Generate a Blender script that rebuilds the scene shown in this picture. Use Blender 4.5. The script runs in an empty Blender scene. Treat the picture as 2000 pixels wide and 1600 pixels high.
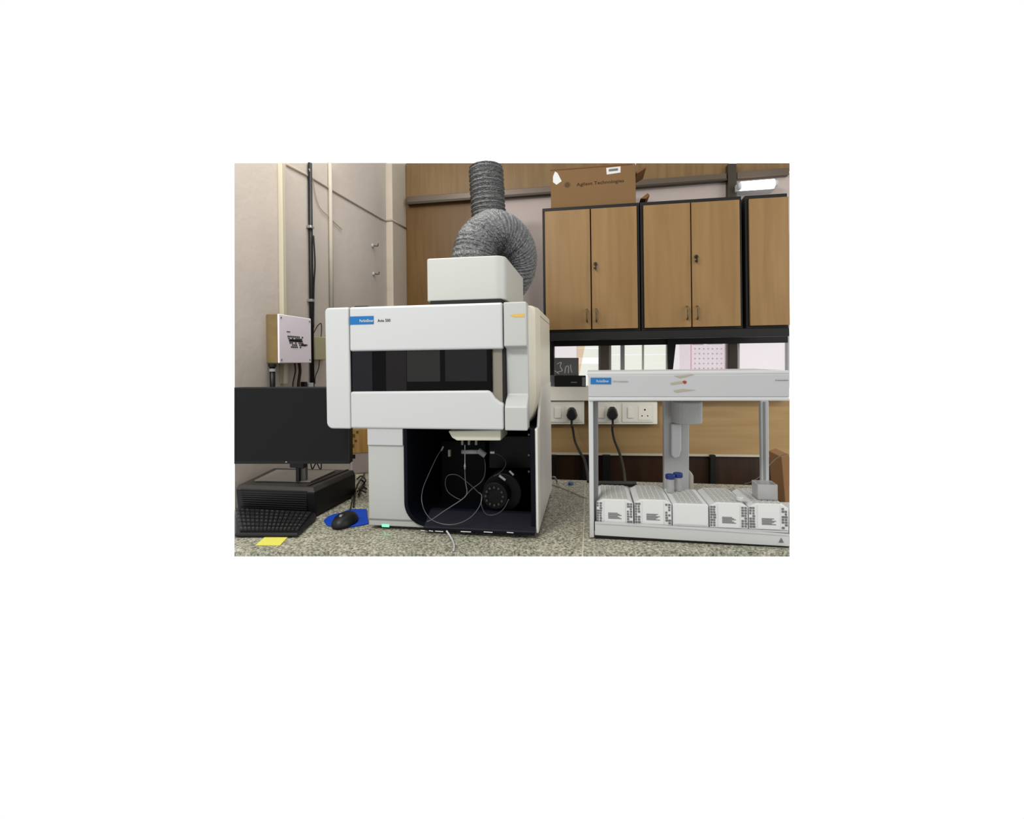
import bpy, math, random
from mathutils import Vector, Matrix
random.seed(7)
S = bpy.context.scene
COL = S.collection

# ------------------------------------------------------------------ camera, world, light
F, CX, CY, YAW, ROLL, ZC = 859.0, 1024.0, 706.0, 0.1481, 0.0115, 1.30
cam = bpy.data.cameras.new('camera'); camo = bpy.data.objects.new('camera', cam); COL.objects.link(camo)
cam.sensor_width = 36.0; cam.lens = F / 2000 * 36
cam.shift_x = -(CX - 1000) / 2000; cam.shift_y = (CY - 800) / 2000
cam.clip_start = 0.05
camo.matrix_world = Matrix.Translation((0, 0, ZC)) @ Matrix.Rotation(YAW, 4, 'Z') @ Matrix.Rotation(math.pi/2, 4, 'X') @ Matrix.Rotation(-ROLL, 4, 'Z')
S.camera = camo
w = bpy.data.worlds.new('world'); S.world = w; w.use_nodes = True
w.node_tree.nodes['Background'].inputs[0].default_value = (1.0, 1.0, 1.0, 1)
w.node_tree.nodes['Background'].inputs[1].default_value = 1.0
def area(name, loc, size, power, col, rot):
    l = bpy.data.lights.new(name, 'AREA'); l.shape = 'RECTANGLE'; l.size, l.size_y = size
    l.energy = power; l.color = col
    o = bpy.data.objects.new(name, l); COL.objects.link(o); o.location = loc; o.rotation_euler = rot
    return o
area('ceiling_lamp_front', (-1.15, -0.3, 2.9), (0.9, 0.3), 58, (1.0, 0.985, 0.95), (math.radians(38), 0, math.radians(-18)))
area('ceiling_lamp_left', (-1.0, 1.5, 2.9), (0.4, 1.2), 20, (1.0, 0.97, 0.92), (0, math.radians(-15), 0))
area('fill_light_right', (2.3, 1.0, 2.1), (1.2, 1.6), 26, (1.0, 0.98, 0.95), (0, math.radians(78), 0))  # fill light added on the right to brighten right-facing surfaces
S.view_settings.view_transform = 'Standard'; S.view_settings.look = 'None'
S.view_settings.exposure = 0.0; S.view_settings.gamma = 1.0; S.view_settings.use_curve_mapping = False

# ------------------------------------------------------------------ measuring from the photograph
def ray(px, py):
    u = (px - CX) / F; v = (CY - py) / F
    c, s = math.cos(ROLL), math.sin(ROLL)
    u, v = u*c + v*s, -u*s + v*c
    return Vector((u*math.cos(YAW) - math.sin(YAW), u*math.sin(YAW) + math.cos(YAW), v))
O = Vector((0, 0, ZC))
def AY(px, py, y): d = ray(px, py); return O + d * (y / d.y)
def AX(px, py, x): d = ray(px, py); return O + d * (x / d.x)
def AZ(px, py, z): d = ray(px, py); return O + d * ((z - ZC) / d.z)
def AD(px, py, D): return O + ray(px, py) * D
SIN, COS = math.sin(YAW), math.cos(YAW)
WT = 0.75           # worktop height
XL = -1.34          # left wall
YB = 3.00           # partition at the back
MY = 1.354          # front of the spectrometer
RX, UZ = Vector((1, 0, 0)), Vector((0, 0, 1))

# ------------------------------------------------------------------ materials
MATS = {}
ALB = 0.52          # the room's lamps, not the backdrop, do most of the lighting
def mat(name, col, rough=0.5, spec=0.3, metal=0.0, var=0.0, vscale=6.0, bump=0.0, bscale=60.0, emit=None, estr=1.0, stretch=(1, 1, 1)):
    if name in MATS: return MATS[name]
    m = bpy.data.materials.new(name); m.use_nodes = True; nt = m.node_tree; b = nt.nodes['Principled BSDF']
    c = tuple(((x/255)/12.92 if x/255 <= 0.04045 else (((x/255)+0.055)/1.055)**2.4) for x in col)
    c = tuple(x*(1 if emit else ALB) for x in c)
    b.inputs['Base Color'].default_value = (*c, 1)
    b.inputs['Roughness'].default_value = rough; b.inputs['Specular IOR Level'].default_value = spec
    b.inputs['Metallic'].default_value = metal
    if emit:
        b.inputs['Emission Color'].default_value = (*emit, 1); b.inputs['Emission Strength'].default_value = estr
    if var or bump:
        tc = nt.nodes.new('ShaderNodeTexCoord'); mp = nt.nodes.new('ShaderNodeMapping'); mp.inputs['Scale'].default_value = stretch
        nt.links.new(tc.outputs['Object'], mp.inputs[0])
    if var:
        n = nt.nodes.new('ShaderNodeTexNoise'); n.inputs['Scale'].default_value = vscale; n.inputs['Detail'].default_value = 5
        nt.links.new(mp.outputs[0], n.inputs['Vector'])
        r = nt.nodes.new('ShaderNodeValToRGB'); r.color_ramp.elements[0].position = 0.3; r.color_ramp.elements[1].position = 0.7
        r.color_ramp.elements[0].color = (*[x*(1-var) for x in c], 1); r.color_ramp.elements[1].color = (*[min(1, x*(1+var)) for x in c], 1)
        nt.links.new(n.outputs[0], r.inputs[0]); nt.links.new(r.outputs[0], b.inputs['Base Color'])
    if bump:
        n2 = nt.nodes.new('ShaderNodeTexNoise'); n2.inputs['Scale'].default_value = bscale; n2.inputs['Detail'].default_value = 4
        nt.links.new(mp.outputs[0], n2.inputs['Vector'])
        bp = nt.nodes.new('ShaderNodeBump'); bp.inputs['Strength'].default_value = bump; bp.inputs['Distance'].default_value = 0.01
        nt.links.new(n2.outputs[0], bp.inputs['Height']); nt.links.new(bp.outputs[0], b.inputs['Normal'])
    MATS[name] = m; return m
def glassy(name, col, alpha, rough=0.1):
    m = mat(name, col, rough, 0.5); m.node_tree.nodes['Principled BSDF'].inputs['Alpha'].default_value = alpha; return m
def granite():
    m = bpy.data.materials.new('granite'); m.use_nodes = True; nt = m.node_tree; b = nt.nodes['Principled BSDF']
    tc = nt.nodes.new('ShaderNodeTexCoord')
    def ramp(src, stops):
        r = nt.nodes.new('ShaderNodeValToRGB'); e = r.color_ramp.elements
        e[0].position, e[0].color = stops[0][0], (*stops[0][1], 1); e[1].position, e[1].color = stops[-1][0], (*stops[-1][1], 1)
        for p, c in stops[1:-1]: x = e.new(p); x.color = (*c, 1)
        nt.links.new(src, r.inputs[0]); return r.outputs[0]
    n = nt.nodes.new('ShaderNodeTexNoise'); n.inputs['Scale'].default_value = 135; n.inputs['Detail'].default_value = 3; n.inputs['Roughness'].default_value = 0.6
    nt.links.new(tc.outputs['Object'], n.inputs['Vector'])
    a = ramp(n.outputs[0], [(p, tuple(q*ALB for q in cc)) for p, cc in ((0.30, (0.10, 0.095, 0.07)), (0.42, (0.32, 0.315, 0.25)), (0.53, (0.52, 0.51, 0.42)), (0.66, (0.88, 0.86, 0.75)))])
    n2 = nt.nodes.new('ShaderNodeTexNoise'); n2.inputs['Scale'].default_value = 7; n2.inputs['Detail'].default_value = 3
    nt.links.new(tc.outputs['Object'], n2.inputs['Vector'])
    c2 = ramp(n2.outputs[0], [(0.35, (0.80, 0.80, 0.74)), (0.65, (1, 0.98, 0.92))])
    mx = nt.nodes.new('ShaderNodeMix'); mx.data_type = 'RGBA'; mx.blend_type = 'MULTIPLY'; mx.inputs[0].default_value = 1
    nt.links.new(a, mx.inputs[6]); nt.links.new(c2, mx.inputs[7]); nt.links.new(mx.outputs[2], b.inputs['Base Color'])
    b.inputs['Roughness'].default_value = 0.26; b.inputs['Specular IOR Level'].default_value = 0.18
    return m
def wood(name, dark, light, scale=(14, 14, 1.1)):
    m = bpy.data.materials.new(name); m.use_nodes = True; nt = m.node_tree; b = nt.nodes['Principled BSDF']
    lin = lambda col: tuple((x/255)**2.2*ALB for x in col)
    tc = nt.nodes.new('ShaderNodeTexCoord'); mp = nt.nodes.new('ShaderNodeMapping'); mp.inputs['Scale'].default_value = scale
    nt.links.new(tc.outputs['Object'], mp.inputs[0])
    n = nt.nodes.new('ShaderNodeTexNoise'); n.inputs['Scale'].default_value = 1.6; n.inputs['Detail'].default_value = 7; n.inputs['Distortion'].default_value = 0.6
    nt.links.new(mp.outputs[0], n.inputs['Vector'])
    r = nt.nodes.new('ShaderNodeValToRGB'); r.color_ramp.elements[0].position = 0.3; r.color_ramp.elements[1].position = 0.7
    r.color_ramp.elements[0].color = (*lin(dark), 1); r.color_ramp.elements[1].color = (*lin(light), 1)
    nt.links.new(n.outputs[0], r.inputs[0]); nt.links.new(r.outputs[0], b.inputs['Base Color'])
    b.inputs['Roughness'].default_value = 0.45; b.inputs['Specular IOR Level'].default_value = 0.25
    return m
M_WALL = mat('wall_paint', (238, 226, 213), 0.8, 0.1, var=0.07, vscale=2.2, bump=0.15, bscale=25)
M_PILLAR = mat('pillar_paint', (238, 224, 204), 0.8, 0.1, var=0.05, vscale=3)
M_PINK = mat('pink_white_panel', (222, 206, 198), 0.6, 0.2, var=0.03)
M_FROST = mat('frosted_pane', (246, 236, 236), 0.4, 0.3, var=0.02)
M_CAB = wood('cabinet_laminate', (153, 118, 72), (168, 133, 86))
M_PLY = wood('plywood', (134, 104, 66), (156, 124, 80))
M_PLYD = wood('darker_veneer', (114, 82, 40), (130, 97, 50))  # darker brown veneer for the panel below the rail
M_APRON = wood('apron_veneer', (192, 156, 104), (208, 172, 118), (1.1, 14, 14))
M_DARKWOOD = wood('dark_wood', (56, 38, 24), (76, 52, 34))
M_BLACK = mat('black_steel', (30, 29, 28), 0.5, 0.2)
M_BRONZE = mat('bronze_aluminium', (112, 96, 80), 0.4, 0.4, 0.3)
M_BRONZED = mat('dark_bronze', (72, 62, 48), 0.5, 0.3, 0.2)
M_WHITE = mat('white_enamel', (222, 224, 223), 0.35, 0.4)
M_WHITE2 = mat('cool_white_enamel', (206, 208, 203), 0.4, 0.4)
M_CREAM = mat('cream_plastic', (296, 291, 272), 0.4, 0.3)
M_TRUNK = mat('cream_trunking', (236, 226, 200), 0.5, 0.2)
M_GREYP = mat('grey_plastic', (150, 150, 150), 0.45, 0.3)
M_BEAM = mat('light_grey_metal', (212, 213, 212), 0.45, 0.3)
M_NAVY = mat('navy_plastic', (15, 17, 26), 0.5, 0.06)
M_INNER = mat('dark_interior', (7, 8, 11), 0.8, 0.0)
M_SCREEN = mat('black_screen', (30, 30, 32), 0.3, 0.12)
M_ARM = mat('arm_grey', (205, 205, 205), 0.4, 0.35)
M_RACK = mat('rack_white', (246, 247, 245), 0.5, 0.3)
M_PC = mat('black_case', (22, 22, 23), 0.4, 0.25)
M_PCTOP = mat('brownish_black_case', (62, 58, 54), 0.5, 0.25)  # paler brownish black, top cover only
M_STAND = mat('grey_stand', (150, 145, 136), 0.35, 0.4)
M_KEY = mat('black_keys', (26, 26, 27), 0.45, 0.25)
M_DARKGLASS = mat('dark_glass', (10, 9, 10), 0.08, 0.08)
M_GRIP = mat('taupe_metal', (150, 143, 128), 0.4, 0.3)
M_BLUE = mat('blue_label', (20, 120, 190), 0.4, 0.3)
M_BLUEPAD = mat('blue_pad', (10, 76, 200), 0.6, 0.2)
M_BLUECAP = mat('blue_cap', (24, 50, 130), 0.4, 0.3)
M_PRINTW = mat('white_print', (245, 245, 245), 0.5, 0.2)
M_PRINTK = mat('black_print', (40, 40, 42), 0.6, 0.1)
M_PRINTG = mat('grey_print', (130, 132, 130), 0.6, 0.1)
M_PRINTB = mat('brown_print', (70, 54, 40), 0.7, 0.1)
M_CARD = mat('cardboard', (144, 112, 76), 0.8, 0.1, var=0.05, vscale=5)
M_CARD2 = mat('cardboard_edge', (138, 98, 62), 0.8, 0.1)
M_PAPER = mat('white_paper', (250, 250, 247), 0.7, 0.1)
M_YELLOW = mat('yellow_paper', (246, 240, 110), 0.7, 0.1)
M_CABLE = mat('black_cable', (24, 24, 26), 0.45, 0.3)
M_BROWNCABLE = mat('brown_cable', (70, 44, 40), 0.5, 0.2)
M_CLIP = mat('silver_clip', (200, 202, 198), 0.3, 0.5, 0.5)
M_CLEAR = glassy('clear_tubing', (205, 210, 212), 0.55, 0.2)
M_CLEARP = glassy('clear_plastic', (214, 214, 212), 0.55, 0.2)
M_LED = mat('green_lamp', (90, 230, 150), 0.4, 0.2, emit=(0.25, 1.0, 0.5), estr=0.8)
M_TUBE = mat('lamp_tube', (255, 255, 255), 0.4, 0.2, emit=(0.9, 0.95, 1.0), estr=5)
M_GOLD = mat('orange_sticker', (240, 196, 100), 0.5, 0.2)
M_STAIN = mat('beige_print', (188, 180, 158), 0.6, 0.1)
M_RED = mat('red_print', (176, 66, 50), 0.5, 0.2)
M_PINKP = mat('pink_print', (232, 170, 184), 0.6, 0.1)
M_GRAN = granite()
M_DUCT = mat('crinkled_foil', (142, 144, 144), 0.36, 0.5, 0.75, var=0.25, vscale=70, bump=1.0, bscale=130)
M_OLIVE = mat('olive_tinted_side', (150, 128, 86), 0.6, 0.2, var=0.15, vscale=12)
M_GREYBOX = mat('grey_box_paint', (292, 280, 290), 0.5, 0.3)
M_DGREY = mat('dark_grey_box', (160, 158, 158), 0.6, 0.2)
M_LOUVRE = mat('louvre_glass', (244, 247, 236), 0.3, 0.3)
def translucent(name, col, clear=0.7):
    m = mat(name, col, 0.4, 0.2); nt = m.node_tree; b = nt.nodes['Principled BSDF']; out = nt.nodes['Material Output']
    t = nt.nodes.new('ShaderNodeBsdfTranslucent'); t.inputs[0].default_value = (*[(c/255)**2.2 for c in col], 1)
    g = nt.nodes.new('ShaderNodeBsdfTransparent'); g.inputs[0].default_value = (*[(c/255)**2.2 for c in col], 1)
    m1 = nt.nodes.new('ShaderNodeMixShader'); m1.inputs[0].default_value = clear
    nt.links.new(t.outputs[0], m1.inputs[1]); nt.links.new(g.outputs[0], m1.inputs[2])
    mx = nt.nodes.new('ShaderNodeMixShader'); mx.inputs[0].default_value = 0.92
    nt.links.new(b.outputs[0], mx.inputs[1]); nt.links.new(m1.outputs[0], mx.inputs[2]); nt.links.new(mx.outputs[0], out.inputs[0])
    return m
M_LOUV = translucent('backlit_louvre', (253, 254, 248), 0.92)
M_FROSTB = translucent('backlit_frosted_pane', (252, 248, 249), 0.92)
M_PAPERB = translucent('backlit_paper', (254, 252, 254), 0.94)
M_PEACH = translucent('backlit_peach', (253, 240, 226), 0.92)

# ------------------------------------------------------------------ mesh helper
class MB:
    def __init__(s): s.v = []; s.f = []
    def add(s, vs, fs):
        k = len(s.v); s.v += [Vector(v) for v in vs]; s.f += [tuple(i+k for i in f) for f in fs]; return s
    def box(s, x0, x1, y0, y1, z0, z1):
        v = [(x, y, z) for z in (z0, z1) for y in (y0, y1) for x in (x0, x1)]
        return s.add(v, [(0, 2, 3, 1), (4, 5, 7, 6), (0, 1, 5, 4), (2, 6, 7, 3), (0, 4, 6, 2), (1, 3, 7, 5)])
    def obox(s, c, r, u, n, sr, su, sn):      # oriented box, full sizes
        c = Vector(c); r, u, n = [Vector(a).normalized() for a in (r, u, n)]; v = []
        for k in (-.5, .5):
            for j in (-.5, .5):
                for i in (-.5, .5): v.append(c + r*sr*i + u*su*j + n*sn*k)
        return s.add(v, [(0, 2, 3, 1), (4, 5, 7, 6), (0, 1, 5, 4), (2, 6, 7, 3), (0, 4, 6, 2), (1, 3, 7, 5)])
    def prism(s, pts, vec):
        n = len(pts); vec = Vector(vec); a = [Vector(p) for p in pts]; b = [p + vec for p in a]
        return s.add(a + b, [tuple(range(n)), tuple(range(2*n-1, n-1, -1))] + [(i, i+n, (i+1) % n + n, (i+1) % n) for i in range(n)])
    def loft(s, A, B):                        # two loops -> solid
        n = len(A)
        return s.add(list(A) + list(B), [tuple(range(n)), tuple(range(2*n-1, n-1, -1))] + [(i, i+n, (i+1) % n + n, (i+1) % n) for i in range(n)])
    def shell(s, outer, inner, vec):          # ring outline extruded: open frame
        n = len(outer); vec = Vector(vec)
        a = [Vector(p) for p in outer]; b = [Vector(p) for p in inner]; c = [p + vec for p in a]; d = [p + vec for p in b]
        fs = []
        for i in range(n):
            j = (i+1) % n
            fs += [(i, j, j+n, i+n), (i, i+2*n, j+2*n, j), (i+n, j+n, j+3*n, i+3*n), (i+2*n, i+3*n, j+3*n, j+2*n)]
        return s.add(a + b + c + d, fs)
    def tube(s, path, r, seg=10, cap=True):
        P = [Vector(p) for p in path]; n = len(P)
        R = r if isinstance(r, (list, tuple)) else [r]*n
        t0 = (P[1]-P[0]).normalized(); up = Vector((0, 0, 1)) if abs(t0.z) < .9 else Vector((1, 0, 0))
        a = t0.cross(up).normalized(); vs = []
        for i in range(n):
            t = (P[min(i+1, n-1)] - P[max(i-1, 0)]).normalized()
            a = (a - t*a.dot(t)).normalized(); b = t.cross(a)
            for k in range(seg):
                an = 2*math.pi*k/seg; vs.append(P[i] + (a*math.cos(an) + b*math.sin(an))*R[i])
        fs = [(i*seg+k, i*seg+(k+1) % seg, (i+1)*seg+(k+1) % seg, (i+1)*seg+k) for i in range(n-1) for k in range(seg)]
        if cap: fs += [tuple(range(seg-1, -1, -1)), tuple(range((n-1)*seg, n*seg))]
        return s.add(vs, fs)
    def cyl(s, p0, p1, r, seg=16): return s.tube([p0, p1], r, seg)
    def quad(s, a, b, c, d): return s.add([a, b, c, d], [(0, 1, 2, 3)])
def spline(pts, n=10):
    P = [Vector(p) for p in pts]; P = [P[0]*2-P[1]] + P + [P[-1]*2-P[-2]]; out = []
    for i in range(1, len(P)-2):
        for k in range(n):
            t = k/n; a, b, c, d = P[i-1:i+3]
            out.append(0.5*((2*b) + (c-a)*t + (2*a-5*b+4*c-d)*t*t + (3*b-a-3*c+d)*t**3))
    return out + [P[-2]]
def slab(pix, y, th):                          # outline read off on the plane y, given real thickness
    return MB().prism([AY(px, py, y) for px, py in pix], (0, th, 0))
def slabx(pix, x, th):
    return MB().prism([AX(px, py, x) for px, py in pix], (-th, 0, 0))
def rect(x0, y0, x1, y1): return [(x0, y0), (x1, y0), (x1, y1), (x0, y1)]
def build(name, mb, m, base=Vector((0, 0, 0)), parent=None, bev=0.0, smooth=False, segs=2, label=None):
    me = bpy.data.meshes.new(name)
    me.from_pydata([v - base for v in mb.v], [], mb.f); me.materials.append(m)
    import bmesh
    bm = bmesh.new(); bm.from_mesh(me); bmesh.ops.recalc_face_normals(bm, faces=bm.faces[:]); bm.to_mesh(me); bm.free()
    o = bpy.data.objects.new(name, me); COL.objects.link(o)
    if smooth:
        for p in me.polygons: p.use_smooth = True
    if bev:
        md = o.modifiers.new('bevel', 'BEVEL'); md.width = bev; md.segments = segs; md.limit_method = 'ANGLE'; md.angle_limit = math.radians(25)
        md.harden_normals = False
    if parent: o.parent = parent
    if label: o['label'] = label
    return o
class Thing:
    def __init__(s, name, label, cat, base, group=None, kind=None):
        s.b = Vector(base); s.o = bpy.data.objects.new(name, None); COL.objects.link(s.o); s.o.location = s.b
        s.o.empty_display_size = 0.05
        if label: s.o['label'] = label
        if cat: s.o['category'] = cat
        if group: s.o['group'] = group
        if kind: s.o['kind'] = kind
    def part(s, name, mb, m, bev=0.0, smooth=False, parent=None, label=None, kind=None, segs=2):
        o = build(name, mb, m, s.b, parent or s.o, bev, smooth, segs, label)
        if kind: o['kind'] = kind
        return o
    def text(s, name, body, c, width, height, m, parent=None, r=RX, u=UZ):
        cu = bpy.data.curves.new(name, 'FONT'); cu.body = body; cu.align_x = 'CENTER'; cu.align_y = 'CENTER'; cu.extrude = 0.002; cu.resolution_u = 2
        t = bpy.data.objects.new(name, cu); COL.objects.link(t); bpy.context.view_layer.update()
        me = bpy.data.meshes.new_from_object(t.evaluated_get(bpy.context.evaluated_depsgraph_get()))
        bpy.data.objects.remove(t); bpy.data.curves.remove(cu)
        xs = [v.co.x for v in me.vertices]; ys = [v.co.y for v in me.vertices]
        sx = width/(max(xs)-min(xs)); sy = height/(max(ys)-min(ys)); mx, my = (max(xs)+min(xs))/2, (max(ys)+min(ys))/2
        n = r.cross(u); c = Vector(c) - s.b
        for v in me.vertices: v.co = c + r*((v.co.x-mx)*sx) + u*((v.co.y-my)*sy) + n*(v.co.z*0.15 + 0.0003)
        me.materials.clear(); me.materials.append(m)
        o = bpy.data.objects.new(name, me); COL.objects.link(o); o.parent = parent or s.o; return o
def single(name, mb, m, label, cat, bev=0.0, smooth=False, group=None, kind=None, base=None):
    if base is None:
        xs = [v.x for v in mb.v]; ys = [v.y for v in mb.v]; zs = [v.z for v in mb.v]
        base = Vector(((min(xs)+max(xs))/2, (min(ys)+max(ys))/2, min(zs)))
    o = build(name, mb, m, base, None, bev, smooth); o.location = base
    if label: o['label'] = label
    if cat: o['category'] = cat
    if group: o['group'] = group
    if kind: o['kind'] = kind
    return o
def arc(cx, cy, r, a0, a1, n=8, ry=None):
    ry = ry or r
    return [(cx + r*math.cos(math.radians(a0+(a1-a0)*i/n)), cy + ry*math.sin(math.radians(a0+(a1-a0)*i/n))) for i in range(n+1)]

L, R_, T, B = 458, 1542, 319, 1079            # how far the photograph shows the room

# ================================================================== SETTING
# left wall, with its pillar
lw = [AX(L, T, XL), AX(756, T, XL), Vector((XL, 2.80, 0.45)), Vector((XL, AX(L, 1000, XL).y, AX(L, 1076, XL).z))]
lw[1] = Vector((XL, 2.80, AX(756, T, XL).z)); 
near = lambda p: p + (p - O) * (0.12/abs(p.x))
single('wall_left', MB().loft(lw, [near(lw[0]), lw[1] + Vector((-.12, 0, .0)), lw[2] + Vector((-.12, 0, 0)), near(lw[3])]), M_WALL, None, None, kind='structure')
py_ = 2.78; xp = AY(793, 450, YB).x
ztop = AY(793, T, YB).z
def ztop(x, y, py=T):
    D = -x*math.sin(YAW) + y*math.cos(YAW); u0 = (x*math.cos(YAW) + y*math.sin(YAW))/D
    return ZC + D*((CY-py)/F - u0*math.sin(ROLL))/math.cos(ROLL)
pq = [(XL-.12, py_), (xp, py_), (xp, YB+.06), (XL-.12, YB+.06)]
single('pillar', MB().loft([Vector((a, b, .45)) for a, b in pq], [Vector((a, b, ztop(a, b))) for a, b in pq]), M_PILLAR, None, None, bev=.006, kind='structure')
# thin tan strip standing in for a soft shadow line on the plaster
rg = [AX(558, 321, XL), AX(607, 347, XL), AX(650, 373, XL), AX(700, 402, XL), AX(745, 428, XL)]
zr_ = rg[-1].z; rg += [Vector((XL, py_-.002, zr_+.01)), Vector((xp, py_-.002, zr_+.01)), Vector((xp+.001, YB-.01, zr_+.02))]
single('wall_shadow_line', MB().tube([p + Vector((.0, 0, 0)) for p in rg], 0.007, 8), mat('shadow_line_tan', (205, 188, 172), .8, .1), None, None, smooth=True, kind='structure')

# partition at the back
pt = Thing('wall_back', None, None, (xp, YB, 0.45), kind='structure')
pt.part('veneer_panel', slab([(793, T), (932, T), (932, 380), (793, 388)], YB, .03), M_PLY)
pt.part('veneer_panel', slab([(934, T), (1240, T), (1240, 358), (934, 379)], YB, .03), M_PLY)
pt.part('veneer_panel', slab([(1242, T), (1423, T), (1423, 346), (1242, 358)], YB, .03), M_PLY)
pt.part('veneer_panel', slab([(1439, T), (R_, T), (R_, 334), (1439, 342)], YB, .03), M_PLY)
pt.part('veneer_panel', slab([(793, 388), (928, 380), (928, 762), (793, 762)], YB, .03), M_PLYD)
pt.part('painted_panel', slab([(930, 378), (1083, 370), (1083, 762), (930, 762)], YB, .03), M_PINK)
pt.part('painted_panel', slab([(1083, 369), (1423, 345), (1423, 640), (1083, 640)], YB, .03), M_PINK)
pt.part('painted_panel', slab([(1439, 345), (R_, 338), (R_, 640), (1439, 640)], YB, .03), M_PINK)
pt.part('rail', slab([(794, 384), (1420, 338), (1420, 352), (794, 399)], YB-.04, .04), M_BRONZE, bev=.004)
pt.part('rail', slab([(1440, 335), (R_, 327), (R_, 341), (1440, 349)], YB-.04, .04), M_BRONZE, bev=.004)
pt.part('rail_lip', slab([(794, 395), (1420, 348.5), (1420, 352), (794, 399.5)], YB-.05, .01), M_BRONZED)
pt.part('mullion', slab([(1422, T), (1439, T), (1441, 760), (1423, 760)], YB-.05, .06), M_BRONZED, bev=.004)
pt.part('mullion', slab([(1172, 655), (1190, 655), (1190, 760), (1173, 760)], YB-.05, .06), M_BRONZE, bev=.004)
pt.part('apron_board', slab([(678, 780), (R_, 780), (R_, 892), (678, 882)], YB-.02, .05), M_APRON)
pt.part('apron_edge', slab([(678, 880), (R_, 889), (R_, 893.5), (678, 884)], YB-.025, .03), M_TRUNK)
pt.part('lower_panel', slab([(560, 884), (R_, 893), (R_, 975), (560, 975)], YB+.0, .03), M_DARKWOOD)
for x0, x1 in ((1073, 1085), (1138, 1150), (1177, 1192), (1388, 1398)):
    pt.part('steel_upright', slab(rect(x0, 890, x1, 960), YB-.06, .05), M_BLACK)
sill_l, sill_r = AY(1000, 757, YB-.1), AY(R_, 757, YB-.1)
single('trim_2', slab([(1000, 756), (R_, 755), (R_, 783), (1000, 783)], YB-.10, .10), M_CREAM, None, None, bev=.004, kind='structure')
# unseen deck added to close the gap behind the worktop against light
dk = [Vector((XL, 2.04, .45)), Vector((AY(R_, 990, 2.1).x-.03, 2.04, .45)), Vector((AY(R_, 940, YB).x, YB+.03, .45)), Vector((XL, YB+.03, .45))]
single('gap_closing_deck', MB().prism(dk, (0, 0, .02)), M_DARKWOOD, None, None, kind='structure')

# windows under the cabinets
def window(n, x0, x1, fill):
    wnd = Thing('window_%d' % n, None, None, AY((x0+x1)/2, 757, YB), kind='structure')
    o = [AY(px, py, YB-.01) for px, py in rect(x0, 648, x1, 758)]; i = [AY(px, py, YB-.01) for px, py in rect(x0+4, 655, x1-4, 754)]
    wnd.part('frame', MB().shell(o, i, (0, .04, 0)), M_WHITE, bev=.002)
    fill(wnd, x0+4, x1-4)
def fill1(wn, x0, x1):
    wn.part('blank_pane', slab(rect(x0, 664, 1128, 756), YB+.012, .006), M_FROSTB)
    wn.part('peach_strip', slab([(1126, 658), (1146, 658), (1132, 730), (1126, 756)], YB+.006, .004), M_PEACH)
    for a in (662, 681, 711, 735): wn.part('louvre', slab(rect(1128, a, x1, a+(17.5 if a < 690 else 22)), YB+.016, .005), M_LOUV)
def fill2(wn, x0, x1):
    wn.part('stile', slab(rect(1212, 655, 1220, 756), YB+.004, .02), M_BEAM)
    wn.part('stile', slab(rect(1254, 655, 1258, 756), YB+.004, .02), M_CREAM)
    for a in (658, 676, 694, 711, 729): wn.part('louvre', slab([(x0, a), (x1, a-1), (x1, a+15.8), (x0, a+16.8)], YB+.018, .005), M_LOUV)
def fillf(wn, x0, x1): wn.part('pane', slab(rect(x0, 655, x1, 756), YB+.012, .006), M_FROSTB)
window(1, 1076, 1173, fill1); window(2, 1190, 1306, fill2); window(3, 1310, 1423, fillf); window(4, 1441, R_, fillf)
cal = Thing('wall_calendar', 'white wall calendar sheet with a pink-ruled grid, hung behind the white tray frame', 'calendar', AY(1385, 752, YB-.02))
cal.part('sheet', slab([(1327, 664), (1420, 662), (1419, 742), (1328, 744)], YB-.03, .004), M_PAPERB)
gp = MB(); gk = MB()
for a in (1350, 1419): gp.prism([AY(px, py, YB-.031) for px, py in rect(a-1.2, 668, a+.6, 728)], (0, .001, 0))
for b in (668, 728): gp.prism([AY(px, py, YB-.031) for px, py in rect(1350, b-.8, 1419, b+.6)], (0, .001, 0))
gp.prism([AY(px, py, YB-.031) for px, py in rect(1352, 670, 1374, 674)], (0, .001, 0))
gk.prism([AY(px, py, YB-.031) for px, py in rect(1381, 670, 1411, 673)], (0, .001, 0))
for j in range(5):
    for i in range(7):
        x, y = 1356+i*8.6, 680+j*9.6
        (gp if i in (0, 6) else gk).prism([AY(px, py, YB-.031) for px, py in rect(x, y, x+2.8, y+2.8)], (0, .001, 0))
cal.part('pink_ruling', gp, translucent('backlit_pink_print', (250, 216, 226), 0.9)); cal.part('grey_dates', gk, translucent('pale_grey_print', (226, 224, 230), 0.9), kind='stuff')

# tube light on top of the cabinets
tl = Thing('tube_light', 'glowing white tube light behind the top of the rightmost wall cabinets', 'lamp', AY(1480, 365, 2.93))
a, b = AY(1447, 364, 2.90), AY(1511, 359, 2.90)
tl.part('tube', MB().cyl(a, b, .027, 14), M_TUBE, smooth=True)
tl.part('end_cap', MB().cyl(a - Vector((.02, 0, 0)), a, .021, 14), M_BEAM)
tl.part('end_cap', MB().cyl(b, b + Vector((.02, 0, 0)), .021, 14), M_BEAM)
tl.part('batten', MB().box(a.x-.02, b.x+.02, 2.925, YB-.001, a.z-.02, a.z+.02), M_WHITE)

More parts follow.
